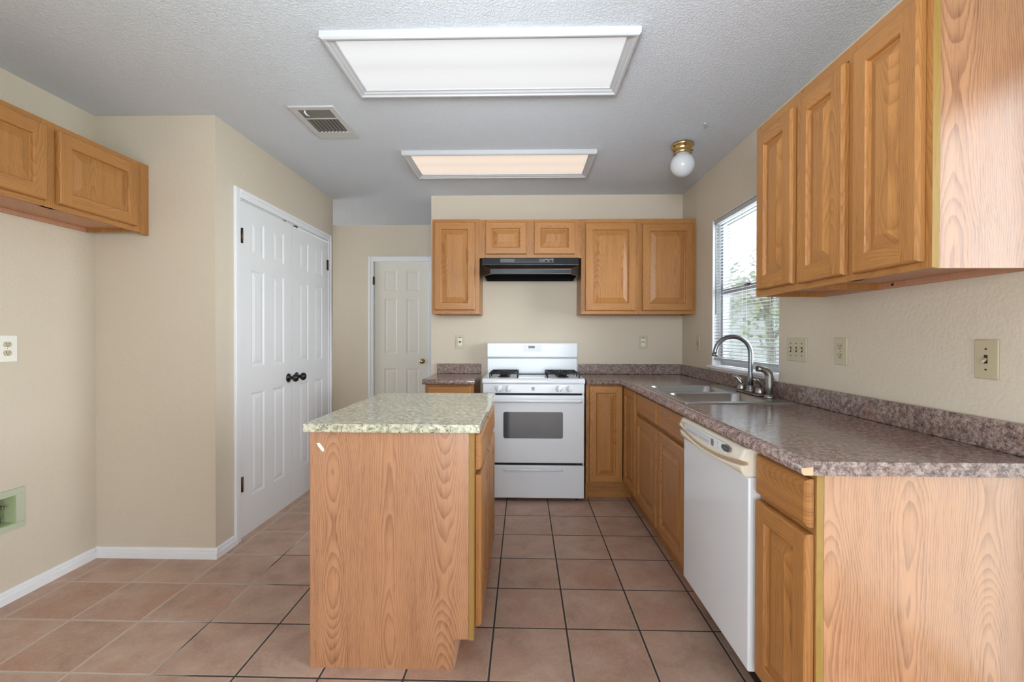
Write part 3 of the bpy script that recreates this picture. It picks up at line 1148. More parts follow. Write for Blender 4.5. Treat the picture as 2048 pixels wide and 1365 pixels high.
face_frame(FI, IY0, IY1, .111, IT, [(IY0 + .001, IY0 + .040), (2.092, 2.130), (IY1 - .038, IY1)],
           [(IY0 + .04, IY1 - .038, .111, .150), (IY0 + .04, IY1 - .038, .690, .745), (IY0 + .04, IY1 - .038, IT - .03, IT)]).build('face_frame', OAK(), t)
relabel(MB().box(IX1 - .0185, IX1 - .0005, IY0 - .001, IY0 + .0008, .1105, IT).build('edge_strip', M['oak_edge'], t), 'yellowish raw oak edge')
for a, b in ((1.722, 2.098), (2.124, 2.515)):
    slab_front(FI, a, b, .728, .860).build('drawer_front', OAK(), t)
    raised_door(FI, a, b, .140, .708).build('door', OAK(), t)
relabel(MB().box(-.264, -.2525, IY0 + .0068, IY1 - .016, 0, .1115).build('toe_kick', M['particle'], t), 'pale toe kick board')
chip = [(-.764, .832), (-.752, .833), (-.744, .822), (-.736, .812), (-.735, .803), (-.742, .801), (-.748, .808), (-.757, .819)]
relabel(MB().prism(chip, 'y', IY0 - .0006, IY0 - .0001).build('paint_chip', M['chip'], t), 'small white chipped patch')

# granite top of the island
mb = MB().box(-.800, -.157, 1.648, 2.578, IT + .0005, .910, .004, 0, 3)
tag(mb.build('granite_countertop', M['granite']), 'speckled green-grey granite slab on the island', 'countertop')

# ------------------------------------------------------------------ laminate countertops
nose = [(0.030, CU), (.006, CU), (.0015, CU + .006), (0, CU + .014), (.001, CU + .023), (.005, CU + .031), (.012, CU + .0353), (.02, CT), (.030, CT)]

SX0, SX1, SY0, SY1 = .772, 1.310, 2.222, 3.050      # sink cut-out
ctop = thing('countertop', 'L-shaped mottled brown laminate countertop with the sink, along the right wall', 'countertop', (1.0, 2.5, CU))
mb = MB()
EX, EY, NY, GX = .714, 3.425, 1.200, .468            # edges: room side, back run, near end, stove side
xi, yi = EX + .03, EY + .03
hx0, hx1, hy0, hy1 = SX0 + .016, SX1 - .016, SY0 + .016, SY1 - .016
mb.box(GX, XR - .001, yi, YB - .001, CU, CT)
mb.box(xi, XR - .001, hy1, yi, CU, CT)
mb.box(xi, hx0, hy0, hy1, CU, CT)
mb.box(hx1, XR - .001, hy0, hy1, CU, CT)
mb.box(xi, XR - .001, NY, hy0, CU, CT)
# rolled nose: stove side -> inside corner -> near end
A = [mb.bm.verts.new((GX, EY + p, z)) for p, z in nose]
B = [mb.bm.verts.new((EX + p, EY + p, z)) for p, z in nose]
C_ = [mb.bm.verts.new((EX + p, NY, z)) for p, z in nose]
for P, Q in ((A, B), (B, C_)):
    for i in range(len(nose) - 1):
        f = mb.bm.faces.new((P[i], P[i + 1], Q[i + 1], Q[i]))
        f.smooth = True
    mb.bm.faces.new((P[0], Q[0], Q[-1], P[-1]))
mb.bm.faces.new(A)
mb.bm.faces.new(C_[::-1]).material_index = 1
mb.build('slab', [M['laminate'], M['particle']], ctop)
# backsplash
BS = .994
bs = MB()


def splash(mbx, x0, x1, y0, y1):
    mbx.box(x0, x1, y0, y1, CT + .0002, BS, .004, 0, 2)


splash(bs, GX, XR - .001, YB - .020, YB - .001)
splash(bs, XR - .020, XR - .001, NY + .03, YB - .020)
bs.build('backsplash', M['laminate'], ctop)
# peeling end strip of laminate over the raw edge
edge = [(.7155, CT - .0045), (.7145, CT - .016), (.724, CT - .0165), (.738, CT - .0135), (.750, CT - .014), (.756, CT - .019), (.768, CT - .023), (.784, CT - .0245), (.796, CU + .004),
        (.830, CU - .001), (.900, CU), (.940, CU + .002), (.952, CU + .008), (.960, CU + .009), (.968, CU + .003), (.990, CU), (1.349, CU - .001), (1.349, CT - .0002), (.738, CT - .0002), (.726, CT - .001)]
mb = MB().prism(edge, 'y', NY - .0022, NY - .0004)
relabel(mb.build('end_strip', M['laminate'], ctop), 'chipped laminate strip on the cut end')

ct2 = thing('countertop', 'small mottled brown laminate countertop left of the stove', 'countertop', (-.55, 3.7, CU))
mb = MB()
gx0, gx1, EY2 = -.750, -.362, 3.388
mb.box(gx0, gx1, EY2 + .03, YB - .001, CU, CT)
A = [mb.bm.verts.new((gx0, EY2 + p, z)) for p, z in nose]
B = [mb.bm.verts.new((gx1, EY2 + p, z)) for p, z in nose]
for i in range(len(nose) - 1):
    mb.bm.faces.new((A[i], A[i + 1], B[i + 1], B[i])).smooth = True
mb.bm.faces.new((A[0], B[0], B[-1], A[-1]))
mb.bm.faces.new(A)
mb.bm.faces.new(B[::-1])
mb.build('slab', M['laminate'], ct2)
b2 = MB()
splash(b2, gx0 + .006, gx1 - .002, YB - .020, YB - .001)
b2.build('backsplash', M['laminate'], ct2)

# ------------------------------------------------------------------ sink and faucet
sink = thing('kitchen_sink', 'double-basin stainless steel sink set in the laminate counter', 'sink', ((SX0 + SX1) / 2, (SY0 + SY1) / 2, CT))


def rrect(x0, x1, y0, y1, r, z, n=5):
    pts = []
    for cx, cy, a0 in ((x1 - r, y1 - r, 0), (x0 + r, y1 - r, 90), (x0 + r, y0 + r, 180), (x1 - r, y0 + r, 270)):
        for k in range(n + 1):
            a = R(a0 + 90 * k / n)
            pts.append((cx + r * math.cos(a), cy + r * math.sin(a), z))
    return pts


mb = MB()
bm = mb.bm
zr = CT + .005
b1 = (.808, 1.205, 2.262, 2.618)
b2_ = (.808, 1.205, 2.656, 3.012)
# rim as strips around the basins
xs = [SX0 + .004, .808, 1.205, SX1 - .004]
ys = [SY0 + .004, 2.262, 2.618, 2.656, 3.012, SY1 - .004]
for i in range(3):
    for j in range(5):
        if i == 1 and j in (1, 3):
            continue
        bm.faces.new([bm.verts.new(p) for p in ((xs[i], ys[j], zr), (xs[i + 1], ys[j], zr), (xs[i + 1], ys[j + 1], zr), (xs[i], ys[j + 1], zr))])
o1 = rrect(SX0, SX1, SY0, SY1, .012, CT + .0005)
o2 = rrect(SX0 + .001, SX1 - .001, SY0 + .001, SY1 - .001, .012, CT + .004)
o3 = rrect(SX0 + .004, SX1 - .004, SY0 + .004, SY1 - .004, .0001, zr)
rg = [[bm.verts.new(p) for p in o] for o in (o1, o2, o3)]
for P, Q in zip(rg, rg[1:]):
    n = len(P)
    for k in range(n):
        bm.faces.new((P[k], P[(k + 1) % n], Q[(k + 1) % n], Q[k])).smooth = True
bmesh.ops.remove_doubles(bm, verts=bm.verts, dist=1e-4)
mb.build('rim', M['steel'], sink)
for (x0, x1, y0, y1) in (b1, b2_):
    mb = MB()
    bm = mb.bm
    L = [rrect(x0, x1, y0, y1, .0002, zr), rrect(x0 + .001, x1 - .001, y0 + .001, y1 - .001, .05, zr + .0008), rrect(x0 + .006, x1 - .006, y0 + .006, y1 - .006, .05, zr - .004),
         rrect(x0 + .012, x1 - .012, y0 + .012, y1 - .012, .052, zr - .12), rrect(x0 + .022, x1 - .022, y0 + .022, y1 - .022, .052, zr - .145),
         rrect(x0 + .05, x1 - .05, y0 + .05, y1 - .05, .06, zr - .155)]
    rg = [[bm.verts.new(p) for p in o] for o in L]
    for P, Q in zip(rg, rg[1:]):
        n = len(P)
        for k in range(n):
            bm.faces.new((P[k], P[(k + 1) % n], Q[(k + 1) % n], Q[k])).smooth = True
    bm.faces.new(rg[-1])
    ob = mb.build('basin', M['steel'], sink)
    MB().lathe([(.045, 0), (.045, .003), (.036, .004), (.030, .001), (0, .001)], ((x0 + x1) / 2, (y0 + y1) / 2, zr - .155), 'z', 24).build('drain', M['nickel'], ob)

fx, fy, fz = 1.258, 2.586, zr
fa = thing('faucet', 'gooseneck kitchen faucet with two handles behind the sink', 'faucet', (fx, fy, fz))
mb = MB().box(fx - .026, fx + .026, fy - .130, fy + .130, fz, fz + .012, .006, 0, 3)
mb.lathe([(.028, .012), (.028, .02), (.024, .026)], (fx, fy, fz), 'z', 24)
mb.build('deck_plate', M['nickel'], fa)
top = 1.132
pts = [(fx, fy, fz + .012), (fx, fy, fz + .10), (fx, fy, top - .05), (fx, fy, top)]
rad = .098
for k in range(1, 15):
    a = R(k * 172 / 14)
    pts.append((fx - rad + rad * math.cos(a), fy, top + rad * math.sin(a)))
pts.append((pts[-1][0] - .002, fy, pts[-1][2] - .014))
rr = [.016, .0135, .0125, .0125] + [.0122] * 14 + [.012]
mb = MB().tube(pts, rr, 18)
e = pts[-1]
mb.tube([(e[0], e[1], e[2] + .006), (e[0] - .001, e[1], e[2] - .012)], .0145, 18)
mb.lathe([(.021, .012), (.022, .022), (.018, .032), (.0165, .045), (.0135, .05)], (fx, fy, fz), 'z', 24)
mb.build('spout', M['dark_nickel'], fa)
for s in (1, -1):
    yy = fy + s * .102
    mb = MB().lathe([(.024, .010), (.025, .02), (.022, .034), (.019, .045), (.010, .05), (0, .051)], (fx, yy, fz), 'z', 24)
    mb.tube([(fx, yy, fz + .03), (fx - .006, yy + s * .004, fz + .062), (fx - .022, yy + s * .012, fz + .082), (fx - .044, yy + s * .02, fz + .094)], [.015, .013, .0095, .006], 14)
    mb.build('handle', M['nickel'], fa)
sx, sy = 1.262, 2.396
sp = thing('side_sprayer', 'brushed nickel pull-out side sprayer right of the faucet', 'sprayer', (sx, sy, zr))
MB().lathe([(.026, 0), (.027, .006), (.022, .014), (.018, .022)], (sx, sy, zr), 'z', 24).build('holder', M['nickel'], sp)
MB().tube([(sx, sy, zr + .012), (sx, sy, zr + .06), (sx, sy, zr + .10), (sx - .004, sy, zr + .125), (sx - .020, sy, zr + .143), (sx - .045, sy, zr + .150), (sx - .064, sy, zr + .152)],
          [.0155, .0175, .020, .020, .017, .015, .0165], 18).build('spray_head', M['nickel'], sp)
MB().tube([(sx - .063, sy, zr + .152), (sx - .066, sy, zr + .152)], .0125, 18).build('nozzle', M['black'], sp)

# ------------------------------------------------------------------ dishwasher
dw = thing('dishwasher', 'white built-in dishwasher under the counter between oak cabinets', 'dishwasher', (1.05, 1.83, 0))
y0, y1 = 1.511, 2.1175
MB().box(.775, XR - .03, y0 + .008, y1 - .008, .14, CU - .004).build('tub', M['black'], dw)  # coloured black to stand in for the shadow below the door
MB().box(.731, .775, y0, y1, .136, .772, .006).build('door', M['white_enamel'], dw)
# control panel: bowed front with an arched pocket handle
mb = MB()
zt, zb = .864, .774
NS = 24
rows = []
for i in range(NS + 1):
    v = i / NS
    yy = y1 - v * (y1 - y0)
    arch = math.sin(math.pi * v)
    zlip = zb + .052 - .030 * arch          # upper edge of the grip
    zlow = zb + .034 - .026 * arch           # lower edge of the grip
    prof = [(.775, zt), (.732, zt), (.722, zt - .006), (.712, zt - .03), (.708, zlip + .008), (.710, zlip), (.729, zlip - .004), (.732, zlow + .004), (.714, zlow), (.712, zlow - .006), (.718, zb + .002), (.732, zb), (.775, zb)]
    rows.append([mb.bm.verts.new((x, yy, z)) for x, z in prof])
for P, Q in zip(rows, rows[1:]):
    for k in range(len(P)):
        f = mb.bm.faces.new((P[k], P[(k + 1) % len(P)], Q[(k + 1) % len(P)], Q[k]))
        f.smooth = k not in (0, 11, 12)
        f.material_index = 1 if k in (5, 6, 7) else 0
mb.bm.faces.new(rows[0])
mb.bm.faces.new(rows[-1][::-1])
cp = mb.build('control_panel', [M['almond'], plain('handle_pocket', srgb(206, 186, 158), .4)], dw)


def cp_x(z):
    return .712 + (z - .834) * (.732 - .712) / .024 if z > .834 else .7095


FCP = lambda yy, z: (.7105, yy, z)
mb = MB()
mb.box(.7065, .7105, y0 + .12, y1 - .075, .818, .853, .002)
relabel(mb.build('button_field', M['white_enamel'], cp), 'white button field')
for k in range(6):
    yy = y1 - .11 - k * .021
    MB().box(.7058, .7066, yy - .006, yy + .006, .824, .831).build('button', M['button'], cp)
for k in range(5):
    yy = y1 - .255 - k * .021
    MB().box(.7058, .7066, yy - .006, yy + .006, .824, .831).build('button', M['button'], cp)
for k in range(9):
    yy = y1 - .10 - k * .03
    MB().box(.706, .7066, yy - .009, yy + .009, .842, .844).build('button_legend', M['pale_print'], cp)
mb = MB()
mb.prism([(y1 - .378 + .013 * math.cos(R(a)), .834 + .014 * math.sin(R(a))) for a in range(0, 360, 20)], 'x', .7055, .7066)
mb.build('start_button', M['grey_label'], cp)
mb = MB()
mb.prism([(y1 - .425 + .006 * math.cos(R(a)), .842 + .006 * math.sin(R(a))) for a in range(0, 360, 30)], 'x', .7058, .7066)
mb.build('indicator_light', M['pale_print'], cp)
mb = MB()
mb.prism([(y1 - .428 + .006 * math.cos(R(a)), .826 + .005 * math.sin(R(a))) for a in range(0, 360, 30)], 'x', .7058, .7066)
mb.build('indicator_light', M['pale_print'], cp)
mb = MB()
mb.prism([(y0 + .115 + .034 * math.cos(R(a)), .839 + .0125 * math.sin(R(a))) for a in range(0, 360, 15)], 'x', .705, .7112, 0)
mb.prism([(y0 + .115 + .028 * math.cos(R(a)), .839 + .009 * math.sin(R(a))) for a in range(0, 360, 15)], 'x', .7045, .705, 1)
mb.prism([(y0 + .113 + .018 * math.cos(R(a)), .839 + .0025 * math.sin(R(a))) for a in range(0, 360, 15)], 'x', .7042, .7045, 0)
relabel(mb.build('badge', [plain('badge_silver', srgb(150, 152, 152), .3, .7), plain('badge_dark', srgb(70, 76, 76), .35)], cp), 'oval grey badge')
# small recess at the panel's far upper corner
mb = MB().prism([(y1 - .028, .846), (y1 - .062, .850), (y1 - .066, .832), (y1 - .060, .826)], 'x', .709, .7125)
mb.build('vent_recess', plain('vent_recess_tan', srgb(196, 172, 144), .5), cp)
MB().box(.825, .835, y0 + .004, y1 - .004, .0, .128).build('toe_kick', M['black'], dw)

# ------------------------------------------------------------------ stove
RX0, RX1, RY = -.306, .456, 3.430
st = thing('gas_stove', 'white freestanding gas stove with black grates against the back wall', 'stove', ((RX0 + RX1) / 2, 3.68, 0))
mb = MB()
mb.box(RX0 + .004, RX1 - .004, RY + .012, YB - .03, .022, .876)
mb.build('body', M['white_enamel'], st)
for xx in (RX0 + .05, RX1 - .05):
    for yy in (RY + .06, YB - .09):
        MB().lathe([(.018, 0), (.018, .010), (.011, .012), (.011, .024)], (xx, yy, 0), 'z', 16).build('leveling_foot', M['black'], st)
# cooktop with rolled front edge
prof = [(RY + .002, .876), (RY - .004, .880), (RY - .006, .888), (RY - .004, .898), (RY + .004, .908), (RY + .016, .913), (RY + .03, .914), (YB - .10, .914), (YB - .10, .876)]
MB().prism(prof, 'x', RX0, RX1).build('cooktop', M['white_enamel'], st)
M['well'] = plain('well_enamel', srgb(205, 207, 210), .3)
for a in (RX0 + .05, RX1 - .262):
    MB().box(a, a + .212, RY + .06, YB - .13, .9141, .9146).build('burner_well', M['well'], st)
mb = MB()
mb.box(-.040, .190, RY + .22, RY + .245, .9142, .920, .002)
mb.box(-.052, .202, RY + .05, RY + .215, .9141, .9165, .003)
mb.build('center_panel', M['white_enamel'], st)
MB().box(-.046, .196, YB - .165, YB - .140, .9142, .922, .003).build('vent_slot', plain('vent_grey', srgb(96, 98, 100), .5), st)
for gx0_, gx1_, dyy in ((RX0 + .052, RX0 + .262, 0), (RX1 - .274, RX1 - .036, .0)):
    g = MB()
    ya, yb = RY + .050, YB - .135
    zg = .948
    r = .0052

    def bar(*p):
        g.tube(p, r, 8)
    bar((gx0_, ya, zg), (gx1_, ya, zg))
    bar((gx0_, yb, zg), (gx1_, yb, zg))
    bar((gx0_, ya, zg), (gx0_, yb, zg))
    bar((gx1_, ya, zg), (gx1_, yb, zg))
    ym = (ya + yb) / 2
    bar((gx0_, ym, zg), (gx1_, ym, zg))
    xm = (gx0_ + gx1_) / 2
    for yc in ((ya + ym) / 2, (yb + ym) / 2):
        for sx_ in (-1, 1):
            xe = gx0_ if sx_ < 0 else gx1_
            for sy_ in (-1, 1):
                yo = yc + sy_ * (ym - ya) / 2
                bar((xe, yo, zg), (xm + sx_ * .022, yc + sy_ * .022, zg + .004))
        for sy_ in (-1, 1):
            bar((xm, yc + sy_ * (ym - ya) / 2, zg), (xm, yc + sy_ * .02, zg + .004), (xm, yc + sy_ * .018, zg + .010))
    for xx in (gx0_, gx1_):
        for yy in (ya, ym, yb):
            bar((xx, yy, zg), (xx, yy, .9148))
    g.build('grate', M['iron'], st)
    for yc in ((ya + ym) / 2, (yb + ym) / 2):
        MB().lathe([(.046, .0), (.046, .006), (.034, .010), (.034, .020), (.030, .024), (0, .025)], (xm, yc, .9148), 'z', 24).build('burner', M['black'], st)
# control panel with knobs
MB().box(RX0 + .004, RX1 - .004, RY - .006, RY + .012, .806, .874, .004).build('control_panel', M['white_enamel'], st)
mb = MB()
for k in range(3):
    mb.box(.061, .083, RY - .0072, RY - .0059, .8275 + k * .009, .8335 + k * .009)
relabel(mb.build('badge', M['grey_label'], st), 'small grey square badge')
for xx in (-.185, -.111, .262, .340):
    mb = MB().lathe([(.0255, 0), (.0255, .004), (.022, .008), (.0195, .020), (.018, .024), (0, .0245)], (xx, RY - .006, .841), 'y', 24, 0, -1)
    mb.box(xx - .0055, xx + .0055, RY - .038, RY - .026, .819, .863, .003)
    mb.build('knob', M['white_enamel'], st)
for xx, s in ((-.185, -1), (-.111, -1), (.262, -1), (.340, 1)):
    MB().box(xx + s * .036 - .006, xx + s * .036 + .006, RY - .0068, RY - .0059, .855, .857).build('knob_mark', M['pale_print'], st)
MB().box(RX0 + .02, RX1 - .02, RY + .002, RY + .010, .786, .806).build('vent_gap', M['gap'], st)
od = MB().box(RX0 + .003, RX1 - .006, RY - .022, RY + .011, .290, .792, .008, 0, 3).build('oven_door', M['white_enamel'], st)
mb = MB().prism([(p[0], p[1]) for p in [(q[0], q[1]) for q in [(x, z) for x, z, _ in rrect(-.148, .292, .474, .670, .014, 0)]]], 'y', RY - .0238, RY - .0218)
mb.build('window', M['oven_glass'], od)
hp = [(RX0 + .030, RY - .020, .752), (RX0 + .031, RY - .045, .754), (RX0 + .055, RY - .058, .755), (RX1 - .058, RY - .058, .755), (RX1 - .034, RY - .045, .754), (RX1 - .033, RY - .020, .752)]
MB().tube(hp, [.010, .012, .0125, .0125, .012, .010], 16).build('handle', M['white_enamel'], od)
MB().box(RX0 + .008, RX1 - .018, RY - .004, RY + .010, .272, .289).build('door_gap', M['gap'], st)
dr = MB().box(RX0 + .003, RX1 - .006, RY - .022, RY + .011, .030, .273, .006, 0, 3).build('drawer', M['white_enamel'], st)
MB().tube([(-.140, RY - .022, .242), (-.139, RY - .034, .243), (-.130, RY - .036, .243), (.276, RY - .036, .243), (.285, RY - .034, .243), (.286, RY - .022, .242)], .0075, 14).build('handle', M['white_enamel'], dr)
# backguard
prof = [(YB - .006, .914), (YB - .075, .914), (YB - .072, 1.040), (YB - .098, 1.058), (YB - .098, 1.066), (YB - .098, 1.166), (YB - .090, 1.176), (YB - .006, 1.176)]
bgd = MB().prism(prof, 'x', RX0 + .004, RX1 - .008).build('backguard', M['white_enamel'], st)


def bgy(z):
    return YB - .098 + (z - 1.066) * 0


mb = MB()
for (a, b, c, d, th) in ((.000, .146, 1.100, 1.156, .0012),):
    mb.bm.faces.new([mb.bm.verts.new(p) for p in ((a, bgy(c) - th, c), (b, bgy(c) - th, c), (b, bgy(d) - th, d), (a, bgy(d) - th, d))])
    mb.box(b, b + .003, bgy(c) - .002, bgy(c) + .012, c, d)
mb.build('clock_panel', plain('clock_panel_white', srgb(214, 217, 221), .3), bgd)
mb = MB()
for (a, b, c, d) in ((.041, .094, 1.130, 1.150),):
    mb.bm.faces.new([mb.bm.verts.new(p) for p in ((a, bgy(c) - .003, c), (b, bgy(c) - .003, c), (b, bgy(d) - .003, d), (a, bgy(d) - .003, d))])
mb.build('display', plain('display_black', srgb(30, 34, 42), .2), bgd)
for xx in (.012, .040, .066, .090, .118):
    MB().box(xx - .004, xx + .004, bgy(1.113) - .0028, bgy(1.113) - .001, 1.110, 1.116).build('clock_button', M['pale_print'], bgd)
for xx in (.018, .116):
    MB().box(xx - .005, xx + .005, bgy(1.14) - .0028, bgy(1.14) - .001, 1.138, 1.142).build('clock_button', M['pale_print'], bgd)

# ------------------------------------------------------------------ range hood
hd = thing('range_hood', 'black under-cabinet range hood above the stove', 'range hood', (.05, YB, 1.70))
HX0_, HX1_ = -.326, .432
mb = MB()
bm = mb.bm
yt, yf = 3.632, 3.478


def hv(*p):
    return bm.verts.new(p)


# back box up to the ridge, then the sloping visor with cut corners
top = [hv(HX0_, YB - .002, 1.848), hv(HX1_, YB - .002, 1.848), hv(HX1_, yt, 1.848), hv(HX0_, yt, 1.848)]
rid = [hv(HX0_, YB - .002, 1.792), hv(HX1_, YB - .002, 1.792), hv(HX1_, yt - .004, 1.792), hv(HX0_, yt - .004, 1.792)]
for k in range(4):
    bm.faces.new((top[k], top[(k + 1) % 4], rid[(k + 1) % 4], rid[k]))
bm.faces.new(top)
lipt = [hv(-.252, yf, 1.736), hv(.356, yf, 1.736)]
lipb = [hv(-.252, yf, 1.700), hv(.356, yf, 1.700)]
sid = [hv(HX0_ + .004, yt - .03, 1.700), hv(HX1_ - .004, yt - .03, 1.700)]
bk = [hv(HX0_ + .004, YB - .002, 1.700), hv(HX1_ - .004, YB - .002, 1.700)]
bm.faces.new((rid[3], rid[2], lipt[1], lipt[0]))
bm.faces.new((lipt[0], lipt[1], lipb[1], lipb[0]))
bm.faces.new((rid[3], lipt[0], lipb[0], sid[0]))
bm.faces.new((rid[2], sid[1], lipb[1], lipt[1]))
bm.faces.new((rid[0], rid[3], sid[0], bk[0]))
bm.faces.new((rid[1], bk[1], sid[1], rid[2]))
rim = [bk[0], sid[0], lipb[0], lipb[1], sid[1], bk[1]]
cxh, cyh = (HX0_ + HX1_) / 2, 3.72
inn = [hv(cxh + (v.co.x - cxh) * .965, cyh + (v.co.y - cyh) * .95, 1.700) for v in rim]
upr = [hv(v.co.x, v.co.y, 1.732 if v.co.y < 3.55 else 1.775) for v in inn]
for k in range(6):
    m_ = (k + 1) % 6
    bm.faces.new((rim[k], rim[m_], inn[m_], inn[k]))
    bm.faces.new((inn[k], inn[m_], upr[m_], upr[k])).material_index = 1
bm.faces.new(upr).material_index = 1
bm.faces.new((rid[0], bk[0], bk[1], rid[1]))
mb.build('shell', [M['hood'], plain('hood_inside', srgb(8, 8, 8), .6, spec=.15)], hd)
ed = MB()
ed.tube([(HX0_, yt - .005, 1.792), (HX1_, yt - .005, 1.792)], .0025, 8)
ed.tube([(-.252, yf, 1.736), (.356, yf, 1.736)], .0025, 8)
ed.tube([(-.252, yf, 1.701), (.356, yf, 1.701)], .002, 8)
ed.build('edge_bead', plain('bead_grey', srgb(110, 110, 108), .3), hd)
mb = MB()
mb.box(-.185, .235, yt - .004, yt, 1.809, 1.840, .001)
mb.build('control_strip', plain('strip_dark', srgb(44, 46, 52), .35), hd)
mb = MB()
for k in range(24):
    xx = -.072 + k * .0082
    mb.box(xx, xx + .005, yt - .0052, yt - .003, 1.814, 1.838)
mb.build('grille', M['gap'], hd)
for xx in (.176, .214):
    MB().lathe([(.008, 0), (.008, .008), (.006, .011), (0, .0112)], (xx, yt - .004, 1.822), 'y', 14, 0, -1).build('switch_knob', M['black'], hd)
M['mark'] = plain('switch_marks_white', srgb(190, 190, 190), .5)
for xx, zz in ((.158, 1.829), (.172, 1.834), (.182, 1.834), (.192, 1.829), (.212, 1.834), (.222, 1.830), (.228, 1.836)):
    MB().box(xx - .003, xx + .003, yt - .0048, yt - .0038, zz - .002, zz + .002).build('switch_mark', M['mark'], hd)
MB().box(-.10, .20, 3.60, 3.84, 1.752, 1.768, .002).build('grease_filter', M['iron'], hd)


# ------------------------------------------------------------------ outlets and switches
def plate(mb, F, u, z, wdt, hgt, mi=0):
    fbox(mb, F, u - wdt / 2, u + wdt / 2, .0004, .006, z - hgt / 2, z + hgt / 2, .0025, mi)


def receptacle(parent, F, u, z, matface, dark=False):
    mb = MB()
    s2 = MB()
    for k in (.0195, -.0195):
        pts = []
        for a in range(0, 360, 15):
            uu = .0172 * math.cos(R(a))
            zz = max(-.0125, min(.0125, .0172 * math.sin(R(a))))
            pts.append((u + uu, z + k + zz))
        a0, a1 = F(0, .0055, 0), F(0, .0082, 0)
        ax = 'x' if abs(a0[0] - a1[0]) > 1e-6 else 'y'
        i = 0 if ax == 'x' else 1
        mb.prism(pts, ax, a0[i], a1[i])
        fbox(s2, F, u - .0075, u - .0050, .0075, .0086, z + k - .001, z + k + .0075)
        fbox(s2, F, u + .0050, u + .0070, .0075, .0086, z + k, z + k + .0070)
        fbox(s2, F, u - .0022, u + .0022, .0075, .0086, z + k - .0095, z + k - .0050)
    fbox(s2, F, u - .0016, u + .0016, .0055, .0067, z - .0016, z + .0016)
    f = mb.build('receptacle_face', matface, parent)
    s2.build('slots', M['slot'], f)


def outlet(name, label, F, u, z, mplate, mface, wdt=.07, hgt=.115):
    t = thing(name, label, 'outlet', F(u, 0, z), 'electrical outlets')
    mb = MB()
    plate(mb, F, u, z, wdt, hgt)
    mb.build('cover_plate', mplate, t)
    receptacle(t, F, u, z, mface)
    return t


FWR, FWB, FWL = face_W(XR), face_S(YB), face_E(XL)
outlet('wall_outlet', 'white outlet plate on the left wall under the oak cabinet', FWL, 2.052, 1.167, M['white_plate'], M['bisque'], .084, .122)
ob = outlet('wall_outlet', 'beige outlet on the back wall left of the stove', FWB, -.547, 1.181, M['bisque'], M['almond'])
for q in ((-.558, -.536, .0062, .008, 1.214, 1.219), (-.552, -.542, .0082, .0095, 1.172, 1.190)):
    mb = MB()
    fbox(mb, FWB, *q)
    mb.build('dark_mark', M['slot'], ob)
oc = outlet('wall_outlet', 'beige outlet on the back wall right of the stove', FWB, 1.020, 1.179, M['bisque'], M['almond'])
for q in ((1.010, 1.030, .0062, .008, 1.218, 1.222), (1.015, 1.024, .0082, .0095, 1.186, 1.192)):
    mb = MB()
    fbox(mb, FWB, *q)
    mb.build('dark_mark', M['slot'], oc)
outlet('wall_outlet', 'beige outlet on the right wall between the two switch plates', FWR, 1.990, 1.168, M['bisque'], M['ivory_dark'], .076, .115)


def switch(label, F, u, z, mplate, n=1, tilt=0.0):
    t = thing('light_switch', label, 'light switch', F(u, 0, z), 'light switches')
    mb = MB()
    wdt = .07 + (n - 1) * .046
    plate(mb, F, u, z, wdt, .115)
    mb.build('cover_plate', mplate, t)
    s2 = MB()
    for k in range(n):
        uu = u + (k - (n - 1) / 2) * .046
        fbox(s2, F, uu - .0052, uu + .0052, .0052, .0066, z - .0125, z + .0125)
        for q in (.030, -.030):
            fbox(s2, F, uu - .0026, uu + .0026, .0055, .0068, z + q - .0026, z + q + .0026)
    s2.build('screws_and_slots', M['slot'], t)
    for k in range(n):
        uu = u + (k - (n - 1) / 2) * .046
        mb = MB()
        up = -1 if k != 1 or n == 1 else 1
        pts = [(uu, .006, z - up * .002), (uu, .014, z + up * .006), (uu, .0185, z + up * .010)]
        mb.tube([F(*p) for p in pts], [.0046, .0042, .0032], 8)
        mb.build('toggle', mplate, t)
    return t


sw = switch('beige triple switch plate on the right wall beside the window', FWR, 2.308, 1.166, M['bisque'], 3)
switch('large beige single switch plate at the near end of the right wall', FWR, 1.3745, 1.164, M['ivory_dark'], 1)
switch('narrow beige switch plate in the corner between back wall and window', FWR, 3.592, 1.179, M['bisque'], 1)

# recessed supply box low on the left wall
t = thing('supply_box', 'pale green recessed plumbing box low on the left wall', 'wall box', (XL, 1.98, .42))
o0, o1, p0, p1 = 1.845, 2.122, .326, .515
mb = MB()
for (a, b, c, d) in ((o0, o1, p0, BXZ0 + .002), (o0, o1, BXZ1 - .002, p1), (o0, BXY0 + .002, BXZ0 + .002, BXZ1 - .002), (BXY1 - .002, o1, BXZ0 + .002, BXZ1 - .002)):
    mb.box(XL + .0004, XL + .007, a, b, c, d, .001)
mb.build('flange', M['green_box'], t)
mb = MB()
dx = XL - .075
mb.box(dx, dx + .003, BXY0 + .001, BXY1 - .001, BXZ0 + .001, BXZ1 - .001)
mb.box(dx + .003, XL + .0003, BXY0 + .001, BXY0 + .004, BXZ0 + .001, BXZ1 - .001)
mb.box(dx + .003, XL + .0003, BXY1 - .004, BXY1 - .001, BXZ0 + .001, BXZ1 - .001)
mb.box(dx + .003, XL + .0003, BXY0 + .004, BXY1 - .004, BXZ0 + .001, BXZ0 + .004)
mb.box(dx + .003, XL + .0003, BXY0 + .004, BXY1 - .004, BXZ1 - .004, BXZ1 - .001)
mb.build('recess', plain('green_plastic_inner', srgb(176, 186, 146), .6), t)
mb = MB()
vy, vx = 2.052, XL - .045
mb.lathe([(.010, 0), (.010, .02), (.013, .022), (.013, .04), (.009, .042), (.009, .06), (.014, .064), (.014, .085), (.008, .09), (.008, .128)], (vx, vy, BXZ0 + .004), 'z', 14)
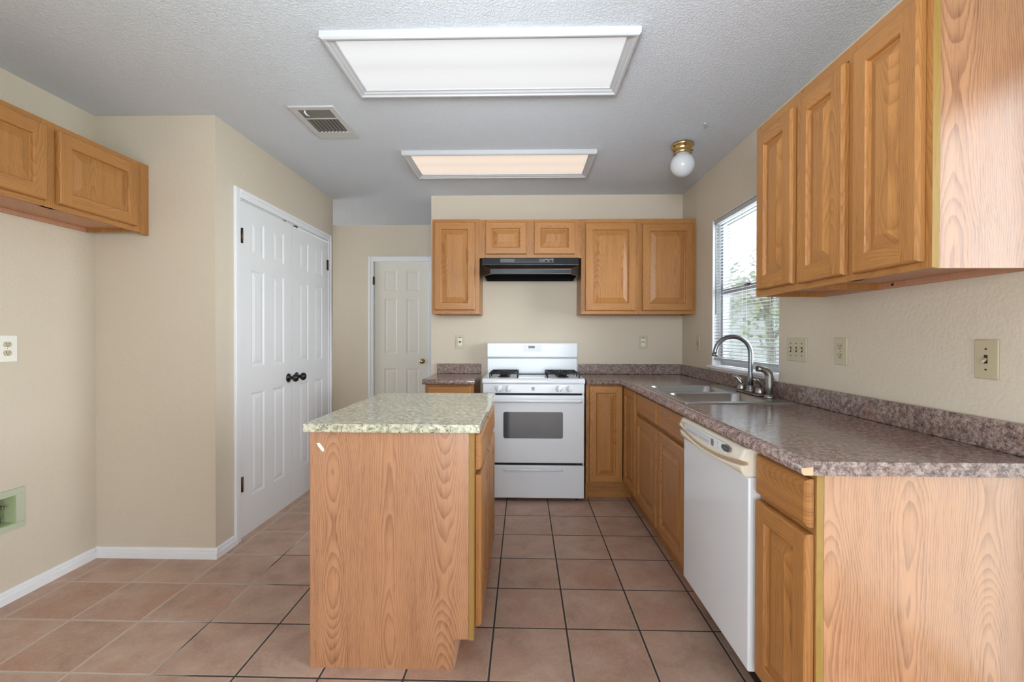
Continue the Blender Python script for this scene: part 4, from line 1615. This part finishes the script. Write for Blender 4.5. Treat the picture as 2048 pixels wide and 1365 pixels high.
mb.box(vx - .004, vx + .030, vy - .006, vy + .006, BXZ0 + .078, BXZ0 + .090, .002)
mb.build('valve', M['nickel'], t)

# ------------------------------------------------------------------ window blind
bl = thing('window_blind', 'white horizontal mini blind in the kitchen window', 'blind', (XR + .025, (WY0 + WY1) / 2, WZ1 - .007))
bx = XR + .022
ya, yb = WY0 + .010, WY1 - .010
MB().box(bx - .014, bx + .014, ya, yb, WZ1 - .034, WZ1 - .0075, .003).build('headrail', M['slat'], bl)
mb = MB()
zz = 1.088
nsl = 0
while zz < WZ1 - .045:
    P = []
    for k in range(5):
        w_ = (k / 4 - .5)
        P.append((bx + w_ * .025, zz + .0022 * (1 - (2 * w_) ** 2) + w_ * .003))
    rows_ = []
    for yy in (ya + .003, yb - .003):
        rows_.append([mb.bm.verts.new((p[0], yy, p[1])) for p in P] + [mb.bm.verts.new((p[0], yy, p[1] - .0005)) for p in P[::-1]])
    A, B = rows_
    n = len(A)
    for k in range(n):
        f = mb.bm.faces.new((A[k], A[(k + 1) % n], B[(k + 1) % n], B[k]))
        f.smooth = True
    mb.bm.faces.new(A)
    mb.bm.faces.new(B[::-1])
    zz += .0215
    nsl += 1
mb.build('slats', M['slat'], bl)
MB().box(bx - .012, bx + .012, ya, yb, 1.062, 1.080, .003).build('bottom_rail', M['slat'], bl)
mb = MB()
for yy in (ya + .10, (ya + yb) / 2, yb - .10):
    for dx in (-.0132, .0132):
        mb.tube([(bx + dx, yy, 1.07), (bx + dx, yy, WZ1 - .03)], .0009, 6)
mb.build('ladder_cords', M['slat'], bl)
MB().tube([(bx - .018, yb - .055, WZ1 - .03), (bx - .022, yb - .055, WZ1 - .05), (bx - .022, yb - .055, 1.385)], .0038, 8).build('tilt_wand', plain('wand_grey', srgb(120, 124, 132), .3), bl)

# ------------------------------------------------------------------ outside the window
gz = -.25
struct(MB().box(XR + T + .02, 22, -8, 30, gz - .1, gz).build('ground', M['grass']))
nb = thing('neighbour_house', 'pale neighbouring house wall seen through the window blind', 'house', (9, 12, gz))
mb = MB()
for k in range(16):
    z0_ = gz + k * .18
    mb.prism([(9.0, z0_), (9.0, z0_ + .18), (8.985, z0_ + .18), (8.97, z0_)], 'y', 8.0, 24)
mb.box(9, 9.2, 8, 24, gz, gz + 2.9)
mb.build('siding', M['siding'], nb)
mb = MB().prism([(8.6, gz + 2.85), (12, gz + 4.2), (12, gz + 4.3), (8.6, gz + 2.98)], 'y', 7.6, 24.4)
mb.build('roof', plain('roof_grey', srgb(170, 172, 172), .8), nb)


def tree(label, x, y, h, cr, seed, n, leaf=.09):
    random.seed(seed)
    t = thing('leafy_tree', label, 'tree', (x, y, gz), 'trees outside the window')
    mb = MB()
    mb.tube([(x, y, gz), (x + .03, y, gz + h * .35), (x - .02, y + .04, gz + h * .62), (x, y, gz + h * .85)], [.10, .08, .06, .03], 10)
    for k in range(6):
        a = k * 1.1
        z1_ = gz + h * (.4 + .06 * k)
        mb.tube([(x, y, z1_), (x + cr * .5 * math.cos(a), y + cr * .5 * math.sin(a), z1_ + h * .15), (x + cr * .8 * math.cos(a), y + cr * .8 * math.sin(a), z1_ + h * .22)], [.04, .025, .012], 8)
    mb.build('trunk', M['bark'], t)
    mb = MB()
    for k in range(n):
        while True:
            p = Vector((random.uniform(-1, 1), random.uniform(-1, 1), random.uniform(-1, 1)))
            if .3 < p.length < 1:
                break
        c = Vector((x + p.x * cr, y + p.y * cr, gz + h * .68 + p.z * h * .34))
        d = Vector((random.gauss(0, 1), random.gauss(0, 1), random.gauss(0, .6))).normalized()
        e_ = d.orthogonal().normalized()
        l = leaf * random.uniform(.6, 1.3)
        up = Vector((0, 0, .15 * l))
        a_, b_, c_, d_ = c - d * l, c + e_ * l * .45 + up, c + d * l, c - e_ * l * .45 + up
        mb.bm.faces.new([mb.bm.verts.new(q) for q in (a_, b_, c_)])
        mb.bm.faces.new([mb.bm.verts.new(q) for q in (a_, c_, d_)])
    mb.build('foliage', M['leaf'], t)


tree('green leafy tree seen through the upper window sash', 4.9, 9.3, 3.3, .62, 3, 300, .10)
tree('pale leafy tree farther left behind the window blind', 6.6, 16.2, 4.4, 1.1, 5, 420, .13)
